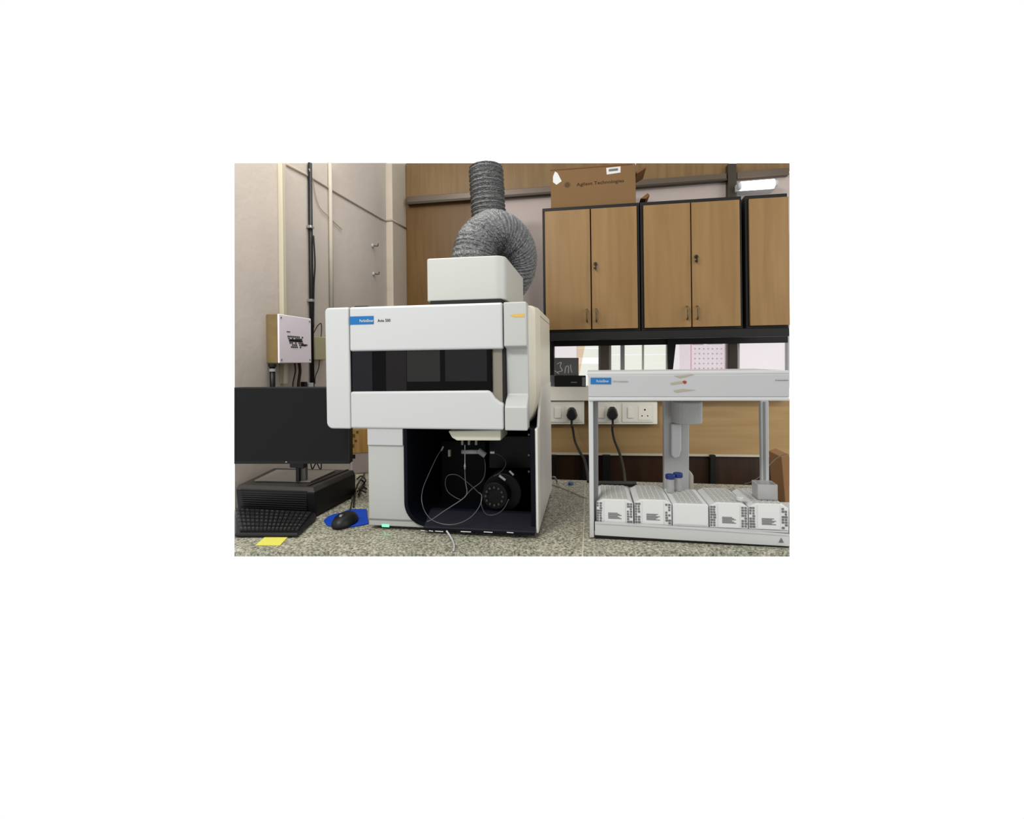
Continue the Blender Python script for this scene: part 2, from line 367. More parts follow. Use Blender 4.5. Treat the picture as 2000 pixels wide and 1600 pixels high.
# ================================================================== WORKTOP
sx = 0.5*(AZ(1135.5, 1079, WT).x + AZ(1143, 1004, WT).x)
wl = Thing('worktop', 'speckled grey granite worktop carrying all the instruments', 'worktop', (-0.3, 1.6, WT-.02))
fl, fr = AZ(L, B, WT), AZ(R_, B, WT); bl_ = Vector((XL, 2.04, WT)); k = AZ(L, 1010, WT)
tt = (sx-fl.x)/(fr.x-fl.x); fm = fl.lerp(fr, tt)
edge = []
for py in range(1079, 940, -6):
    p = AZ(L, py, WT)
    if p.x > XL: edge.append(p)
e0 = edge[-1]; wallp = Vector((XL, e0.y + (XL-e0.x)*(e0.y-fl.y)/(e0.x-fl.x), WT))
wl.part('granite_slab', MB().prism([fl, fm + Vector((-.0015, 0, 0)), Vector((sx-.0015, 2.04, WT)), bl_, wallp], (0, 0, -.012)), M_GRAN)
br = AZ(R_, 950, WT); t2 = (2.04-fr.y)/(br.y-fr.y); br = fr.lerp(br, t2)
wl.part('granite_slab', MB().prism([fm + Vector((.0015, 0, 0)), fr, br, Vector((sx+.0015, 2.04, WT))], (0, 0, -.012)), M_GRAN)
wl.part('joint', MB().prism([fm + Vector((-.0015, 0, -.0005)), fm + Vector((.0015, 0, -.0005)), Vector((sx+.0015, 2.04, WT-.0005)), Vector((sx-.0015, 2.04, WT-.0005))], (0, 0, -.01)), M_TRUNK)
wl.part('light_block_panel', MB().box(XL, br.x-.1, 2.03, 2.04, .47, WT-.012), M_DARKWOOD)  # unseen panel added to keep light from below out of the gap

# ================================================================== CABINETS
CYF = 2.50
zt, zb = AY(1250, 396, CYF).z + .003, AY(1250, 646, CYF).z
def cabinet(x0, x1, mid, label, handles, lock, doors=2):
    """x0,x1 outer edges; mid door split, all world x"""
    c = Thing('wall_cabinet', label, 'cabinet', ((x0+x1)/2, CYF+.24, zb), 'laminate wall cabinets')
    t = .014
    cs = MB().box(x0, x1, CYF+.004, YB-.02, zt-.022, zt).box(x0, x1, CYF+.004, YB-.02, zb, zb+.012)
    cs.box(x0, x0+t, CYF+.004, YB-.02, zb+.012, zt-.022).box(x1-t, x1, CYF+.004, YB-.02, zb+.012, zt-.022).box(x0+t, x1-t, YB-.04, YB-.02, zb+.012, zt-.022)
    c.part('carcass', cs, M_BLACK, bev=.002)
    spans = [(x0+t+.001, mid-.003), (mid+.003, x1-t-.001)] if doors == 2 else [(x0+t+.001, x1-.001)]
    for i, (a, b) in enumerate(spans):
        d = c.part('door', MB().box(a, b, CYF-.014, CYF+.003, zb+.013, zt-.024), M_CAB, bev=.002)
        if handles:
            hx = b-.022 if i == 0 else a+.024
            hb = MB().tube(spline([(hx, CYF-.014, zb+.055), (hx, CYF-.034, zb+.062), (hx, CYF-.036, zb+.09), (hx, CYF-.034, zb+.118), (hx, CYF-.014, zb+.125)], 5), .0042, 8)
            c.part('handle', hb, mat('aged_brass', (120, 104, 74), .35, .5, .6), smooth=True, parent=d)
        if i == 1 and lock:
            zz = zb + lock
            c.part('lock', MB().cyl((a+.022, CYF-.022, zz), (a+.022, CYF-.013, zz), .010, 12), M_BRONZED, parent=d)
            c.part('key', MB().box(a+.020, a+.024, CYF-.034, CYF-.022, zz-.035, zz+.004).box(a+.012, a+.026, CYF-.032, CYF-.026, zz-.03, zz-.022), M_BLACK, parent=d)
    return c
x = [AY(1060, 500, CYF).x, AY(1250.5, 500, CYF).x, AY(1452, 500, CYF).x, AY(R_-2.5, 500, CYF).x]
cabinet(x[0], x[1]-.003, AY(1154, 500, CYF).x, 'two-door laminate wall cabinet beside the hose, under the cardboard carton', True, zb*0+AY(1158, 517, CYF).z-zb)
cabinet(x[1]+.003, x[2]-.006, AY(1349, 500, CYF).x, 'two-door laminate wall cabinet in the middle of the row, nothing on top', True, AY(1355, 503, CYF).z-zb)
cabinet(x[2]+.012, x[3], 0, 'rightmost laminate wall cabinet, only its plain left door showing', False, None, doors=1)
rl = Thing('support_rail', 'black steel rail with brackets carrying the wall cabinets over the windows', 'rail', ((x[0]+x[3])/2, CYF+.2, zb-.05))
zr = AY(1250, 662, CYF).z
rl.part('angle_rail', MB().box(x[0], x[3]-.0, CYF-.004, CYF+.03, zr, zb-.001), M_BLACK, bev=.002)
rl.part('side_arm', MB().box(x[0], x[0]+.03, CYF+.03, YB-.02, zr+.01, zb-.001), M_BLACK)
rl.part('rear_rail', MB().box(x[0], x[3]+.17, YB-.075, YB-.052, zr-.02, zb-.001), M_BLACK)
rl.part('bracket', slab(rect(1074, 655, 1082, 733), YB-.09, .02), M_BLACK)
rl.part('bracket', slab([(1303, 655), (1322, 655), (1314, 726), (1305, 726), (1304, 700)], YB-.09, .02), M_BLACK)

# cardboard carton on the first cabinet
cb = Thing('cardboard_box', 'large brown cardboard carton lying on top of the left wall cabinet', 'box', AY(1160, 398, CYF+.03))
zc0 = zt; q = CYF+.03
p1, p2 = AY(1076, 400, q).x, AY(1242, 392, q).x; ztp = AY(1160, 325, q).z
body = cb.part('carton', MB().box(p1, p2, q, q+.3, zc0, ztp), M_CARD, bev=.004)
cb.part('top_flap', MB().prism([(p1, q-.003, ztp), (p2-.02, q-.003, ztp), (p2-.02, q-.003, ztp-.006), (p1, q-.003, ztp-.006)], (0, .2, 0)), M_CARD2)
cb.part('side_flap', MB().prism([AY(1243, 334, q), AY(1262, 325, q), AY(1262, 328, q), AY(1244, 339, q)], (0, .15, 0)), M_CARD2)
cb.part('side_flap', MB().prism([AY(1251, 388, q+.02), AY(1265, 377, q+.02), AY(1269, 381, q+.02), AY(1262, 388, q+.02)], (0, .15, 0)), M_CARD2)
cb.part('torn_sticker', MB().prism([AY(px, py, q-.001) for px, py in ((1084, 335), (1089, 338), (1097, 354), (1087, 361), (1080, 356), (1080, 345))], (0, .001, 0)), M_PAPER)
lb = cb.part('address_label', MB().prism([AY(px, py, q-.001) for px, py in ((1184, 328), (1212, 325), (1212, 337), (1185, 341))], (0, .001, 0)), M_PAPER)
cb.part('label_print', MB().prism([AY(px, py, q-.002) for px, py in ((1189, 330.5), (1207, 328.5), (1207, 333), (1189, 335))], (0, .001, 0)), M_PRINTG, parent=lb)
up = (AY(1218, 354, q) - AY(1126, 362, q)).normalized()
cb.text('maker_print', 'Agilent Technologies', AY(1172, 357.5, q-.001), (AY(1218, 358, q)-AY(1126, 358, q)).length, .024, M_PRINTB, r=up, u=Vector((-up.z, 0, up.x)))
st = MB()
ctr = AY(1108, 361, q-.001)
for i in range(14):
    an = i*math.pi/7; dv = Vector((math.cos(an), 0, math.sin(an)))
    for rr in (.006, .011, .016): st.obox(ctr + dv*rr, dv, Vector((-dv.z, 0, dv.x)), (0, 1, 0), .003, .002, .001)
cb.part('starburst_logo', st, M_PRINTB)

# ================================================================== LEFT WALL FITTINGS
def vpipe(name, px, y0, y1, r, m, label, cat, group=None, off=None, sq=False):
    p0, p1 = AX(px[0], y0, XL+(off or r)), AX(px[1], y1, XL+(off or r))
    p1 = Vector((p0.x, (p0.y+p1.y)/2, p1.z)); p0 = Vector((p0.x, p1.y, p0.z))
    mb = MB().box(p0.x-r, p0.x+r, p0.y-r, p0.y+r, p1.z, p0.z) if sq else MB().cyl(p1, p0, r, 14)
    return mb, p0, p1
mb, p0, p1 = vpipe('t', (549, 555), T, 750, .011, None, '', '', sq=True)
single('cable_trunking', mb, M_TRUNK, 'cream square trunking running up the wall above the small electrical box', 'trunking', bev=.002)
mb, p0, p1 = vpipe('t', (645, 648), T, 700, .010, None, '', '')
single('conduit_pipe', mb, mat('dusty_pipe', (214, 204, 186), .6, .2), 'wall-coloured round pipe between the black cables and the pillar', 'pipe', smooth=True)
cd = Thing('cable_bundle', 'thick black cable bundle clipped vertically to the left wall', 'cable', AX(609, 755, XL))
mb, p0, p1 = vpipe('t', (605.5, 610), T, 757, .0095, None, '', '', off=.012)
cd.part('cable', mb, M_CABLE, smooth=True)
pb = [AX(612, 460, XL+.03), AX(614, 490, XL+.03), AX(615, 520, XL+.03), AX(613, 560, XL+.02), AX(612, 640, XL+.02)]
cd.part('cable', MB().tube(spline(pb), .004, 8), M_CABLE, smooth=True)
for px, py in ((604.5, 443), (606.5, 587)):
    p = AX(px, py, XL+.014); cd.part('clip', MB().box(XL, XL+.026, p0.y-.018, p0.y+.008, p.z-.007, p.z+.007), M_CLIP, bev=.002)
p = AX(606, 752, XL+.02); cd.part('clip', MB().box(XL, XL+.03, p.y-.022, p.y+.012, p.z-.012, p.z+.01), M_WHITE, bev=.002, label='white saddle clip')
single('thin_wire', MB().tube(spline([AX(604, 330, XL+.02), AX(611, 352, XL+.01), AX(622, 400, XL+.006), AX(640, 421, XL+.006), AX(655, 436, XL+.006), AX(668, 448, XL+.006)]), .0022, 6), M_PILLAR, 'thin wire straying across the upper left wall from the black cables', 'wire', smooth=True)
for (px, py, lab) in ((727, 480, 'upper of the two small wall hooks left of the pillar'), (729, 535, 'lower of the two small wall hooks left of the pillar')):
    p = AX(px, py, XL)
    h = Thing('wall_hook', lab, 'hook', p, 'hooks in the left wall')
    h.part('plug', MB().cyl(p, p + Vector((.012, 0, 0)), .011, 10), M_WHITE)
    h.part('pin', MB().tube(spline([p + Vector((.01, 0, 0)), p + Vector((.035, 0, -.004)), p + Vector((.04, 0, .012))], 4), .0035, 6), M_BRONZE)
mbd = Thing('mounting_board', 'small orange-brown wooden board on the left wall between monitor and spectrometer', 'board', AX(700, 884, XL))
mbd.part('board', slabx([(686, 838), (722, 838), (722, 884), (686, 886)], XL+.016, .015), wood('orange_wood', (204, 158, 84), (255, 200, 124)), bev=.002)
ob = MB()
for px, py, q_ in ((692, 852, 4), (696, 862, 3), (690, 872, 4), (699, 845, 3)): ob.prism([AX(a, b, XL+.017) for a, b in rect(px-q_, py-q_, px+q_*.4, py+q_*.6)], (-.001, 0, 0))
mbd.part('dark_marks', ob, mat('olive_marks', (120, 110, 66), .7, .1))
wsk = Thing('wall_socket', 'pinkish white wall socket just below the small wooden board', 'power socket', AX(700, 925, XL))
wsk.part('plate', slabx([(688, 886), (722, 884), (722, 922), (688, 926)], XL+.014, .013), M_PINK, bev=.002)
wsk.part('pin_hole', slabx(rect(689, 888, 694, 896), XL+.0145, .003), M_PRINTK)
# electrical box
r520 = AY(520, 660, 1); r545 = AY(545, 660, 1)
yb_ = XL / r520.x; xf = r545.x * yb_
yf = AX(608, 660, xf).y
z1, z0_ = AY(545, 613, yb_).z, AY(545, 709.5, yb_).z
eb = Thing('electrical_box', 'grey wall-mounted electrical box with a printed label and brown side', 'electrical box', (XL, (yb_+yf)/2, z0_))
eb.part('housing', MB().box(XL, xf-.008, yb_, yf, z0_, z1), M_OLIVE, bev=.003)
lid = eb.part('lid', MB().box(xf-.008, xf, yb_, yf, z0_, z1), M_GREYBOX, bev=.003)
zc_ = (z0_+z1)/2; ew = yf-yb_
lp = MB()
random.seed(3)
for j in range(6):
    zz = zc_ + .012 - j*.009
    y0 = yb_ + ew*(.24+.02*j); n = 9
    for i in range(n):
        if random.random() < .82: lp.box(xf, xf+.001, y0+i*ew*.055, y0+i*ew*.055+ew*.042, zz-.0035, zz+.0035)
lp.box(xf, xf+.001, yb_+ew*.3, yb_+ew*.68, zc_-.01, zc_+.002); lp.box(xf, xf+.001, yb_+ew*.66, yb_+ew*.86, zc_-.025, zc_-.018); lp.box(xf, xf+.001, yb_+ew*.22, yb_+ew*.32, zc_+.03, zc_+.034)
eb.part('label_print', lp, mat('faded_print', (96, 96, 94), .6, .1), parent=lid)
for fy, fz in ((.06, .93), (.94, .93), (.06, .07), (.94, .07)):
    eb.part('screw', MB().cyl((xf, yb_+ew*fy, z0_+(z1-z0_)*fz), (xf+.002, yb_+ew*fy, z0_+(z1-z0_)*fz), .004, 8), M_GREYP, parent=lid)
g = Thing('flexible_conduit', 'black flexible conduit dropping from the electrical box behind the monitor', 'conduit', AX(535, 800, XL+.02))
a, b = AX(532, 711, XL+.02), AX(536, 800, XL+.02); b.y = a.y
g.part('hose', MB().cyl(b, a, .0105, 12), M_CABLE, smooth=True); c_ = AX(534, 723, XL+.02); g.part('clamp', MB().cyl((a.x, a.y, c_.z-.006), (a.x, a.y, c_.z+.006), .014, 12), M_CLIP); g.part('collar', MB().cyl((a.x, a.y, a.z-.012), (a.x, a.y, a.z), .015, 12), M_CABLE)
for (xa, xb, rr, lab) in ((575, 572, .0028, 'thin brown wire hanging from the electrical box, the left one'), (584, 583, .0065, 'thick dark brown cable hanging from the electrical box, the right one')):
    single('hanging_cable', MB().tube(spline([AX(xa, 706, XL+.02), AX(xa+2, 725, XL+.022), AX(xb, 750, XL+.02), AX(xb-2, 790, XL+.02)]), rr, 8), M_BROWNCABLE, lab, 'cable', smooth=True, group='cables under the electrical box')
single('black_clip', MB().obox(AX(594, 752, XL+.012), (1, 0, 0), (0, 0, 1), (0, 1, 0), .022, .03, .02), M_CABLE, 'small black clip on the wall just above the monitor', 'clip', bev=.003)
jb = Thing('junction_box', 'small cream junction box on the wall half hidden behind the spectrometer', 'junction box', AX(622, 703, XL))
a, b = AX(616, 657, XL+.03), AX(640, 703, XL+.03)
jb.part('housing', MB().box(XL, XL+.03, a.y, b.y, b.z, a.z), mat('aged_cream', (214, 206, 166), .5, .2), bev=.003)
jb.part('wire_loop', MB().tube(spline([AX(613, 650, XL+.02), AX(620, 637, XL+.02), AX(627, 632, XL+.02), AX(628, 645, XL+.02), AX(627, 658, XL+.02)]), .0025, 6), M_BROWNCABLE, smooth=True)
jb.part('tail_wire', MB().tube(spline([AX(624, 703, XL+.02), AX(622, 720, XL+.015), AX(616, 735, XL+.01), AX(615, 750, XL+.01)]), .0022, 6), M_BROWNCABLE, smooth=True)

# ================================================================== SPECTROMETER
sp = Thing('spectrometer', 'large white laboratory spectrometer with dark viewing window and open black pump bay', 'instrument', (-.45, 1.6, WT))
Yh = MY
def zz(py, px=834, y=Yh): return AY(px, py, y).z
def xx(px, py=715, y=Yh): return AY(px, py, y).x
HZ1, HZ0 = zz(595), zz(840)
x0, x1, x2, x3 = xx(635), xx(683), xx(983), xx(1029)
HB = 1.855
# head body: rounded section pulled back in depth
def head_section(ins):
    pts = []
    a0, a1, b0, b1 = AY(716, 950, MY).x, (x3-.004 if ins == 0 else AY(1047, 950, MY).x+.004), HZ0+.004, HZ1-.004
    for cx_, cz_, r, s in ((a0+.02, b0+.02, .02, 180), ): pts += arc(cx_, cz_, r, 180, 270, 5)
    pts += arc(a1-.055, b0+.11, .055, 270, 360, 10, .11)
    pts += arc(a1-.015, b1-.015, .015, 0, 90, 5)
    pts += arc(a0+.015, b1-.015, .015, 90, 180, 5)
    return pts
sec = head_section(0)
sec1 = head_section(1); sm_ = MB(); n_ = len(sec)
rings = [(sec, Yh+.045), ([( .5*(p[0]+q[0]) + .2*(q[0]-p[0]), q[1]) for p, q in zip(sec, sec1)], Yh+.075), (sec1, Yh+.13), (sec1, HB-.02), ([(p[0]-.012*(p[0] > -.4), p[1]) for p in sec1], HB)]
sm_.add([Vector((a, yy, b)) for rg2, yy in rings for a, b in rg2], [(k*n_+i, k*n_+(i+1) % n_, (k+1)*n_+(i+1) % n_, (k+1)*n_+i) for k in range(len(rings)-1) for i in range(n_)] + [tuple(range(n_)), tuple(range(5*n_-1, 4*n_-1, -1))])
sp.part('head_shell', sm_, mat('window_lit_white', (240, 232, 210), .35, .4), smooth=False)  # yellow tint paints window light onto the side of the head
lidline = MB().box(AY(1047, 950, MY).x+.0035, AY(1047, 950, MY).x+.0045, Yh+.13, HB-.02, HZ1-.035, HZ1-.032)
sp.part('side_seam', lidline, M_GREYP)
# left cheek panel
chk = arc(x0+.022, HZ0+.022, .022, 180, 270, 6) + [(x1-.002, HZ0)] + [(x1-.002, HZ1)] + arc(x0+.014, HZ1-.014, .014, 90, 180, 5)
chk = [(a + (.0 if b > HZ0+.1 else .002), b) for a, b in chk]
sp.part('left_cheek', MB().prism([Vector((a, Yh, b)) for a, b in chk], (0, .06, 0)), M_WHITE, bev=.006, segs=3)
# door : top band, bottom band with a scooped corner, one mesh
wt_, wb_ = zz(684), zz(765)
gx = xx(958)
dr = MB()
dr.prism([Vector(v) for v in ((x1, Yh, wt_), (x2-.001, Yh, wt_), (x2-.001, Yh, HZ1), (x1, Yh, HZ1))], (0, .05, 0))
low = [(x1, HZ0+.002), (x2-.001, HZ0+.002)] + [(x2-.001, zz(788))]
low += [(xx(px), zz(py)) for px, py in ((975, 785), (966, 778), (960, 769), (955, 763))] + [(x1, wb_)]
dr.prism([Vector((a, Yh, b)) for a, b in low], (0, .05, 0))
door = sp.part('door', dr, M_WHITE, bev=.007, segs=3)
sp.part('viewing_window', MB().box(x1-.003, gx, Yh+.008, Yh+.016, wb_-.01, wt_+.01), M_DARKGLASS, parent=door)
sp.part('door_grip', MB().box(gx+.001, x2-.006, Yh+.016, Yh+.044, zz(790), wt_+.006), M_GRIP, bev=.006, parent=door)
sp.part('grip_seal', MB().box(x2-.006, x2+.002, Yh+.020, Yh+.044, zz(790), wt_+.006), M_BLACK, parent=door)
for nm, px0, px1, c in (('dim_panel', 686, 725, (30, 28, 32)), ('dim_panel', 752, 792, (28, 24, 26)), ('dim_panel', 793, 858, (42, 42, 40)), ('dim_panel', 868, 950, (30, 29, 32))):  # grey panels over the glass stand in for room reflections
    sp.part('window_reflection', MB().box(xx(px0), xx(px1), Yh+.0070, Yh+.0078, wb_+.002+(.03 if px0 > 760 else 0), wt_), mat('dim%d' % px0, c, .3, .15), parent=door)
# right panel with recess (side profile pulled across)
pr = [(Yh, HZ1), (Yh, zz(679)), (Yh+.030, zz(684)), (Yh+.036, zz(772)), (Yh+.002, zz(793)), (Yh, zz(796)), (Yh, HZ0+.001), (Yh+.05, HZ0+.001), (Yh+.05, HZ1)]
sp.part('right_panel', MB().loft([Vector((x2+.0025, a, b)) for a, b in pr], [Vector((x3, a, b)) for a, b in pr]), M_WHITE2, bev=.004, segs=3)
sp.part('status_marking', MB().prism([AY(px, py, Yh-.0008) for px, py in ((996, 616), (1004, 613.5), (1024, 613), (1024, 619), (1004, 619.5))], (0, .001, 0)), M_GOLD, label='yellow-orange marking')
sp.part('top_slot', MB().box(xx(690), xx(714), Yh+.012, Yh+.05, HZ1-.001, HZ1+.004), M_BLACK)
bl = sp.part('blue_badge', MB().box(xx(684), xx(731), Yh-.0012, Yh, zz(634, 700), zz(618, 700)), M_BLUE, parent=door)
sp.text('badge_lettering', 'PerkinElmer', AY(716, 626.5, Yh-.0013), xx(730)-xx(703), .009, M_PRINTW, bl)
sp.text('model_lettering', 'Avio 500', AY(750, 626, Yh-.0005), xx(763)-xx(738), .010, M_PRINTK, door)
# exhaust housing on top
EY = 1.42
e = [(833, 503), (985, 500)]
ex0, ex1 = AY(833, 545, EY).x, AY(986, 545, EY).x
ez0, ez1 = HZ1+.008, AY(900, 502, EY).z
def plan(r, xa, xb, ya, yb2): return [(px_, py2) for px_, py2 in arc(xa+r*.3, ya+r*.3, r*.3, 180, 270, 4) + arc(xb-r, ya+r, r, 270, 360, 8) + arc(xb-r*.5, yb2-r*.5, r*.5, 0, 90, 4) + arc(xa+r*.3, yb2-r*.3, r*.3, 90, 180, 4)]
pl = plan(.035, ex0, ex1, EY, 1.84)
h1 = MB().loft([Vector((a, b, ez0+.012)) for a, b in pl], [Vector((a, b, ez1)) for a, b in pl])
sp.part('exhaust_housing', h1, mat('soft_white', (214, 216, 210), .4, .35), bev=.004, segs=3)
sp.part('housing_gasket', MB().box(ex0+.012, ex1-.012, EY-.0, 1.82, HZ1-.008, ez0+.0125), M_BLACK)
# lower body
bx0, bx1, bxr = AY(716, 950, MY).x, AY(788, 950, MY).x, AY(1047, 950, MY).x
bz0 = WT+.008; bz1 = HZ0+.006; BD = 1.85
def X(px, y=MY, py=950): return AY(px, py, y).x
def Z(py, px=850, y=MY): return AY(px, py, y).z
# opening outline (rounded lower left), white front plate to its left sweeping under it
zbm = bz0+.012
arc_c = (bx1+.075, zbm+.075)
op = arc(arc_c[0], arc_c[1], .075, 180, 270, 10)
plate = [(bx0, bz1), (bx0, bz0+.004)] + [(arc_c[0]+.0, bz0+.004)] + list(reversed(op)) + [(bx1, bz1)]
sp.part('front_column', MB().prism([Vector((a, MY+.012, b)) for a, b in plate], (0, .05, 0)), M_WHITE2, bev=.003)
sp.part('column_cap', MB().box(bx0+.002, bx1-.004, MY+.006, MY+.013, AY(750, 870, MY).z, bz1), M_BEAM)
sp.part('base_strip', MB().box(bx0-.001, arc_c[0]-.05, MY+.009, MY+.013, AY(750, 1017, MY).z-.001, AY(750, 1016, MY).z), M_GREYP)
sp.part('left_side', MB().box(bx0, bx0+.01, MY+.06, BD, bz0, bz1), M_WHITE2)
sp.part('right_side', MB().prism([(bxr-.004, MY+.01, bz0+.004), (bxr-.004, BD, bz0+.004), (bxr-.004, BD, HZ0+.13), (bxr-.004, MY+.15, HZ0+.13), (bxr-.004, MY+.06, bz1), (bxr-.004, MY+.01, bz1)], (.009, 0, 0)), mat('side_white', (250, 247, 238), .4, .3), bev=.003)
sp.part('back_plate', MB().box(bx0, bxr, BD-.01, BD, bz0, bz1), M_WHITE2)
sp.part('bay_wall', MB().box(bx1-.006, bx1+.004, MY+.05, BD-.1, bz0+.02, bz1), M_INNER)
liner_o = [(bx1, bz1)] + op + [(bxr-.005, zbm)] + [(bxr-.005, bz1)]
inn = .012
op2 = arc(arc_c[0], arc_c[1], .075-inn, 180, 270, 10)
liner_i = [(bx1+inn, bz1-.001)] + op2 + [(bxr-.005-inn, zbm+inn)] + [(bxr-.005-inn, bz1-.001)]
bay = sp.part('pump_bay', MB().shell([Vector((a, MY+.004, b)) for a, b in liner_o], [Vector((a, MY+.004, b)) for a, b in liner_i], (0, .28, 0)), M_NAVY, bev=.002)
sp.part('bay_back', MB().box(bx1, bxr-.006, MY+.27, MY+.285, zbm, bz1), M_INNER)
# drip tray lip: sloped front
lipz = AY(900, 1008, MY).z
tr = [(MY-.010, zbm-.008), (MY-.014, zbm+.004), (MY+.05, lipz), (MY+.07, lipz), (MY+.07, zbm-.006)]
sp.part('drip_tray', MB().loft([Vector((arc_c[0]-.005, a, b)) for a, b in tr], [Vector((bxr-.004, a, b)) for a, b in tr]), mat('tray_navy', (25, 26, 36), .45, .12), bev=.004, segs=3)
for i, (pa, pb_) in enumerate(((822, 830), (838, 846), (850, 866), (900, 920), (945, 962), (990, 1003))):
    sp.part('tray_glint', MB().cyl(AY(pa, 1036+i*.8, MY-.024), AY(pb_, 1037+i*.8, MY-.024), .0016, 6), M_CLIP)  # glints on the tray lip, modelled as thin bright rods
for fx in (bx0+.03, bx1+.02, bxr-.03):
    for fy in (MY+.06, BD-.05): sp.part('foot', MB().cyl((fx, fy, WT), (fx, fy, bz0+.002), .014, 12), M_BLACK)
sp.part('green_indicator', MB().obox(AY(753, 1027, MY+.011), (1, 0, 0), (0, 0, 1), (0, 1, 0), .026, .009, .003), M_LED, bev=.002)
# sample introduction
iy = MY+.12
def Q(px, py, y=iy): return AY(px, py, y)
torch = [(875, 842), (978, 840), (978, 861), (892, 861), (882, 855)]
sp.part('torch_cover', slab(torch, MY+.03, .12), mat('cream_enamel', (232, 230, 208), .4, .3), bev=.004)
sp.part('black_backplate', slab(rect(955, 852, 1038, 915), MY+.2, .01), mat('glossy_black', (19, 18, 20), .35, .1), bev=.002)
sp.part('mounting_plate', slab(rect(862, 862, 948, 984), MY+.22, .01), mat('satin_black', (13, 12, 14), .5, .06), bev=.002)
for px, py in ((1033, 849), (1033, 889), (1033, 921), (1033, 994)):
    p = Q(px, py, MY+.195); sp.part('screw', MB().cyl(p, p + Vector((0, -.003, 0)), .004, 8), M_GREYP)
neb = sp.part('spray_chamber', MB().cyl(Q(902, 883), Q(936, 883), .0075, 12), M_CLEAR, smooth=True)
sp.part('chamber_fitting', MB().cyl(Q(934, 880), Q(948, 890), .010, 12), M_GREYP, parent=neb)
sp.part('chamber_fitting', MB().cyl(Q(958, 884), Q(966, 884), .005, 10), M_CLIP, parent=neb)
sp.part('sensor_block', MB().obox(Q(878, 885), (1, 0, 0), (0, 0, 1), (0, 1, 0), .009, .024, .012), mat('pale_olive', (140, 138, 120), .4, .3), bev=.002)
for px in (903, 916, 930): sp.part('gas_fitting', MB().cyl(Q(px, 860), Q(px, 869), .0045, 8), M_GREYP)
sp.part('nebuliser', MB().tube([Q(908, 869), Q(908, 905), Q(908, 911), Q(908, 918)], [.0015, .0018, .004, .0016], 8), M_CLIP)
sp.part('fitting', MB().tube([Q(866, 872), Q(862, 880)], .003, 8), M_GREYP)
def hose(pts, r, m, y=iy):
    dep = lambda py: iy + (MY-.022-iy)*min(1, max(0, (py-890)/90))
    sp.part('tubing', MB().tube(spline([Q(px, py, dep(py) + (y-MY)*.15) for px, py in pts], 8), r, 6), m, smooth=True)
M_THIN = mat('thin_tubing', (96, 98, 102), .3, .4)
M_DIM = mat('dim_tubing', (70, 70, 72), .35, .3)
hose([(862, 878), (853, 893), (838, 925), (826, 955), (824, 980), (832, 1003), (848, 1018), (875, 1025), (900, 1021), (922, 1008), (937, 988), (941, 970), (936, 962)], .0013, M_THIN, MY+.03)
hose([(908, 918), (909, 940), (912, 958), (910, 968), (899, 978), (882, 989), (865, 1000), (845, 1014), (834, 1019)], .0017, M_THIN, MY+.04)
hose([(899, 976), (890, 972), (876, 962), (870, 948), (872, 932), (882, 927), (895, 929), (910, 940), (925, 953), (936, 964)], .0012, M_DIM, MY+.045)
hose([(908, 970), (922, 955), (938, 943), (946, 930), (948, 912), (946, 895)], .0017, M_DIM, MY+.06)
hose([(966, 885), (980, 892), (988, 905), (980, 920), (965, 930)], .0012, M_DIM, MY+.06)
hose([(941, 965), (940, 985), (948, 1003), (964, 1006), (982, 996), (994, 975)], .0012, M_DIM, MY+.05)
pc = Q(975, 961, MY+.1); 
pump = sp.part('peristaltic_pump', MB().cyl(pc + Vector((.012, .05, 0)), pc + Vector((.012, -.01, 0)), .066, 36), mat('pump_black', (13, 13, 14), .5, .1), smooth=False, bev=.004)
sp.part('pump_head', MB().cyl(pc, pc + Vector((-.006, -.045, 0)), .044, 32), mat('head_black', (17, 17, 18), .5, .1), parent=pump, bev=.003)
for i in range(12):
    an = i*math.pi/6; cc = pc + Vector((-.006+.029*math.cos(an), -.046, .029*math.sin(an)))
    sp.part('roller', MB().cyl(cc, cc + Vector((0, -.006, 0)), .0036, 8), mat('roller_grey', (66, 64, 62), .5, .2), parent=pump)
sp.part('pump_clamp', MB().tube([Q(975, 929, MY+.04), Q(987, 938, MY+.04)], .004, 8), M_GREYP, parent=pump)
sp.part('pump_clamp', MB().tube([Q(995, 920, MY+.05), Q(1003, 928, MY+.05)], .0035, 8), M_GREYP, parent=pump)
single('drain_tube', MB().tube(spline([AY(872, 1037, MY-.026), AY(877, 1044, MY-.032), AZ(884, 1056, WT+.004), AZ(887, 1066, WT+.004), AZ(886, 1076, WT+.003)], 6), .003, 8), mat('white_tubing', (206, 208, 208), .4, .3), 'short white drain tube trailing from the spectrometer tray onto the granite', 'tube', smooth=True)

# ================================================================== EXHAUST HOSE
ctrl = [AY(927, 520, 1.70), AY(927, 497, 1.70), AY(938, 470, 1.72), AY(966, 452, 1.76), AY(994, 467, 1.82), AY(1009, 497, 1.88), AY(1006, 530, 1.93), AY(990, 556, 2.0), AY(965, 570, 2.12), AY(958, 555, 2.28), AY(957, 520, 2.34), AY(956, 450, 2.36), AY(952, 380, 2.36), AY(949, T+9, 2.36)]
path = spline(ctrl, 60)
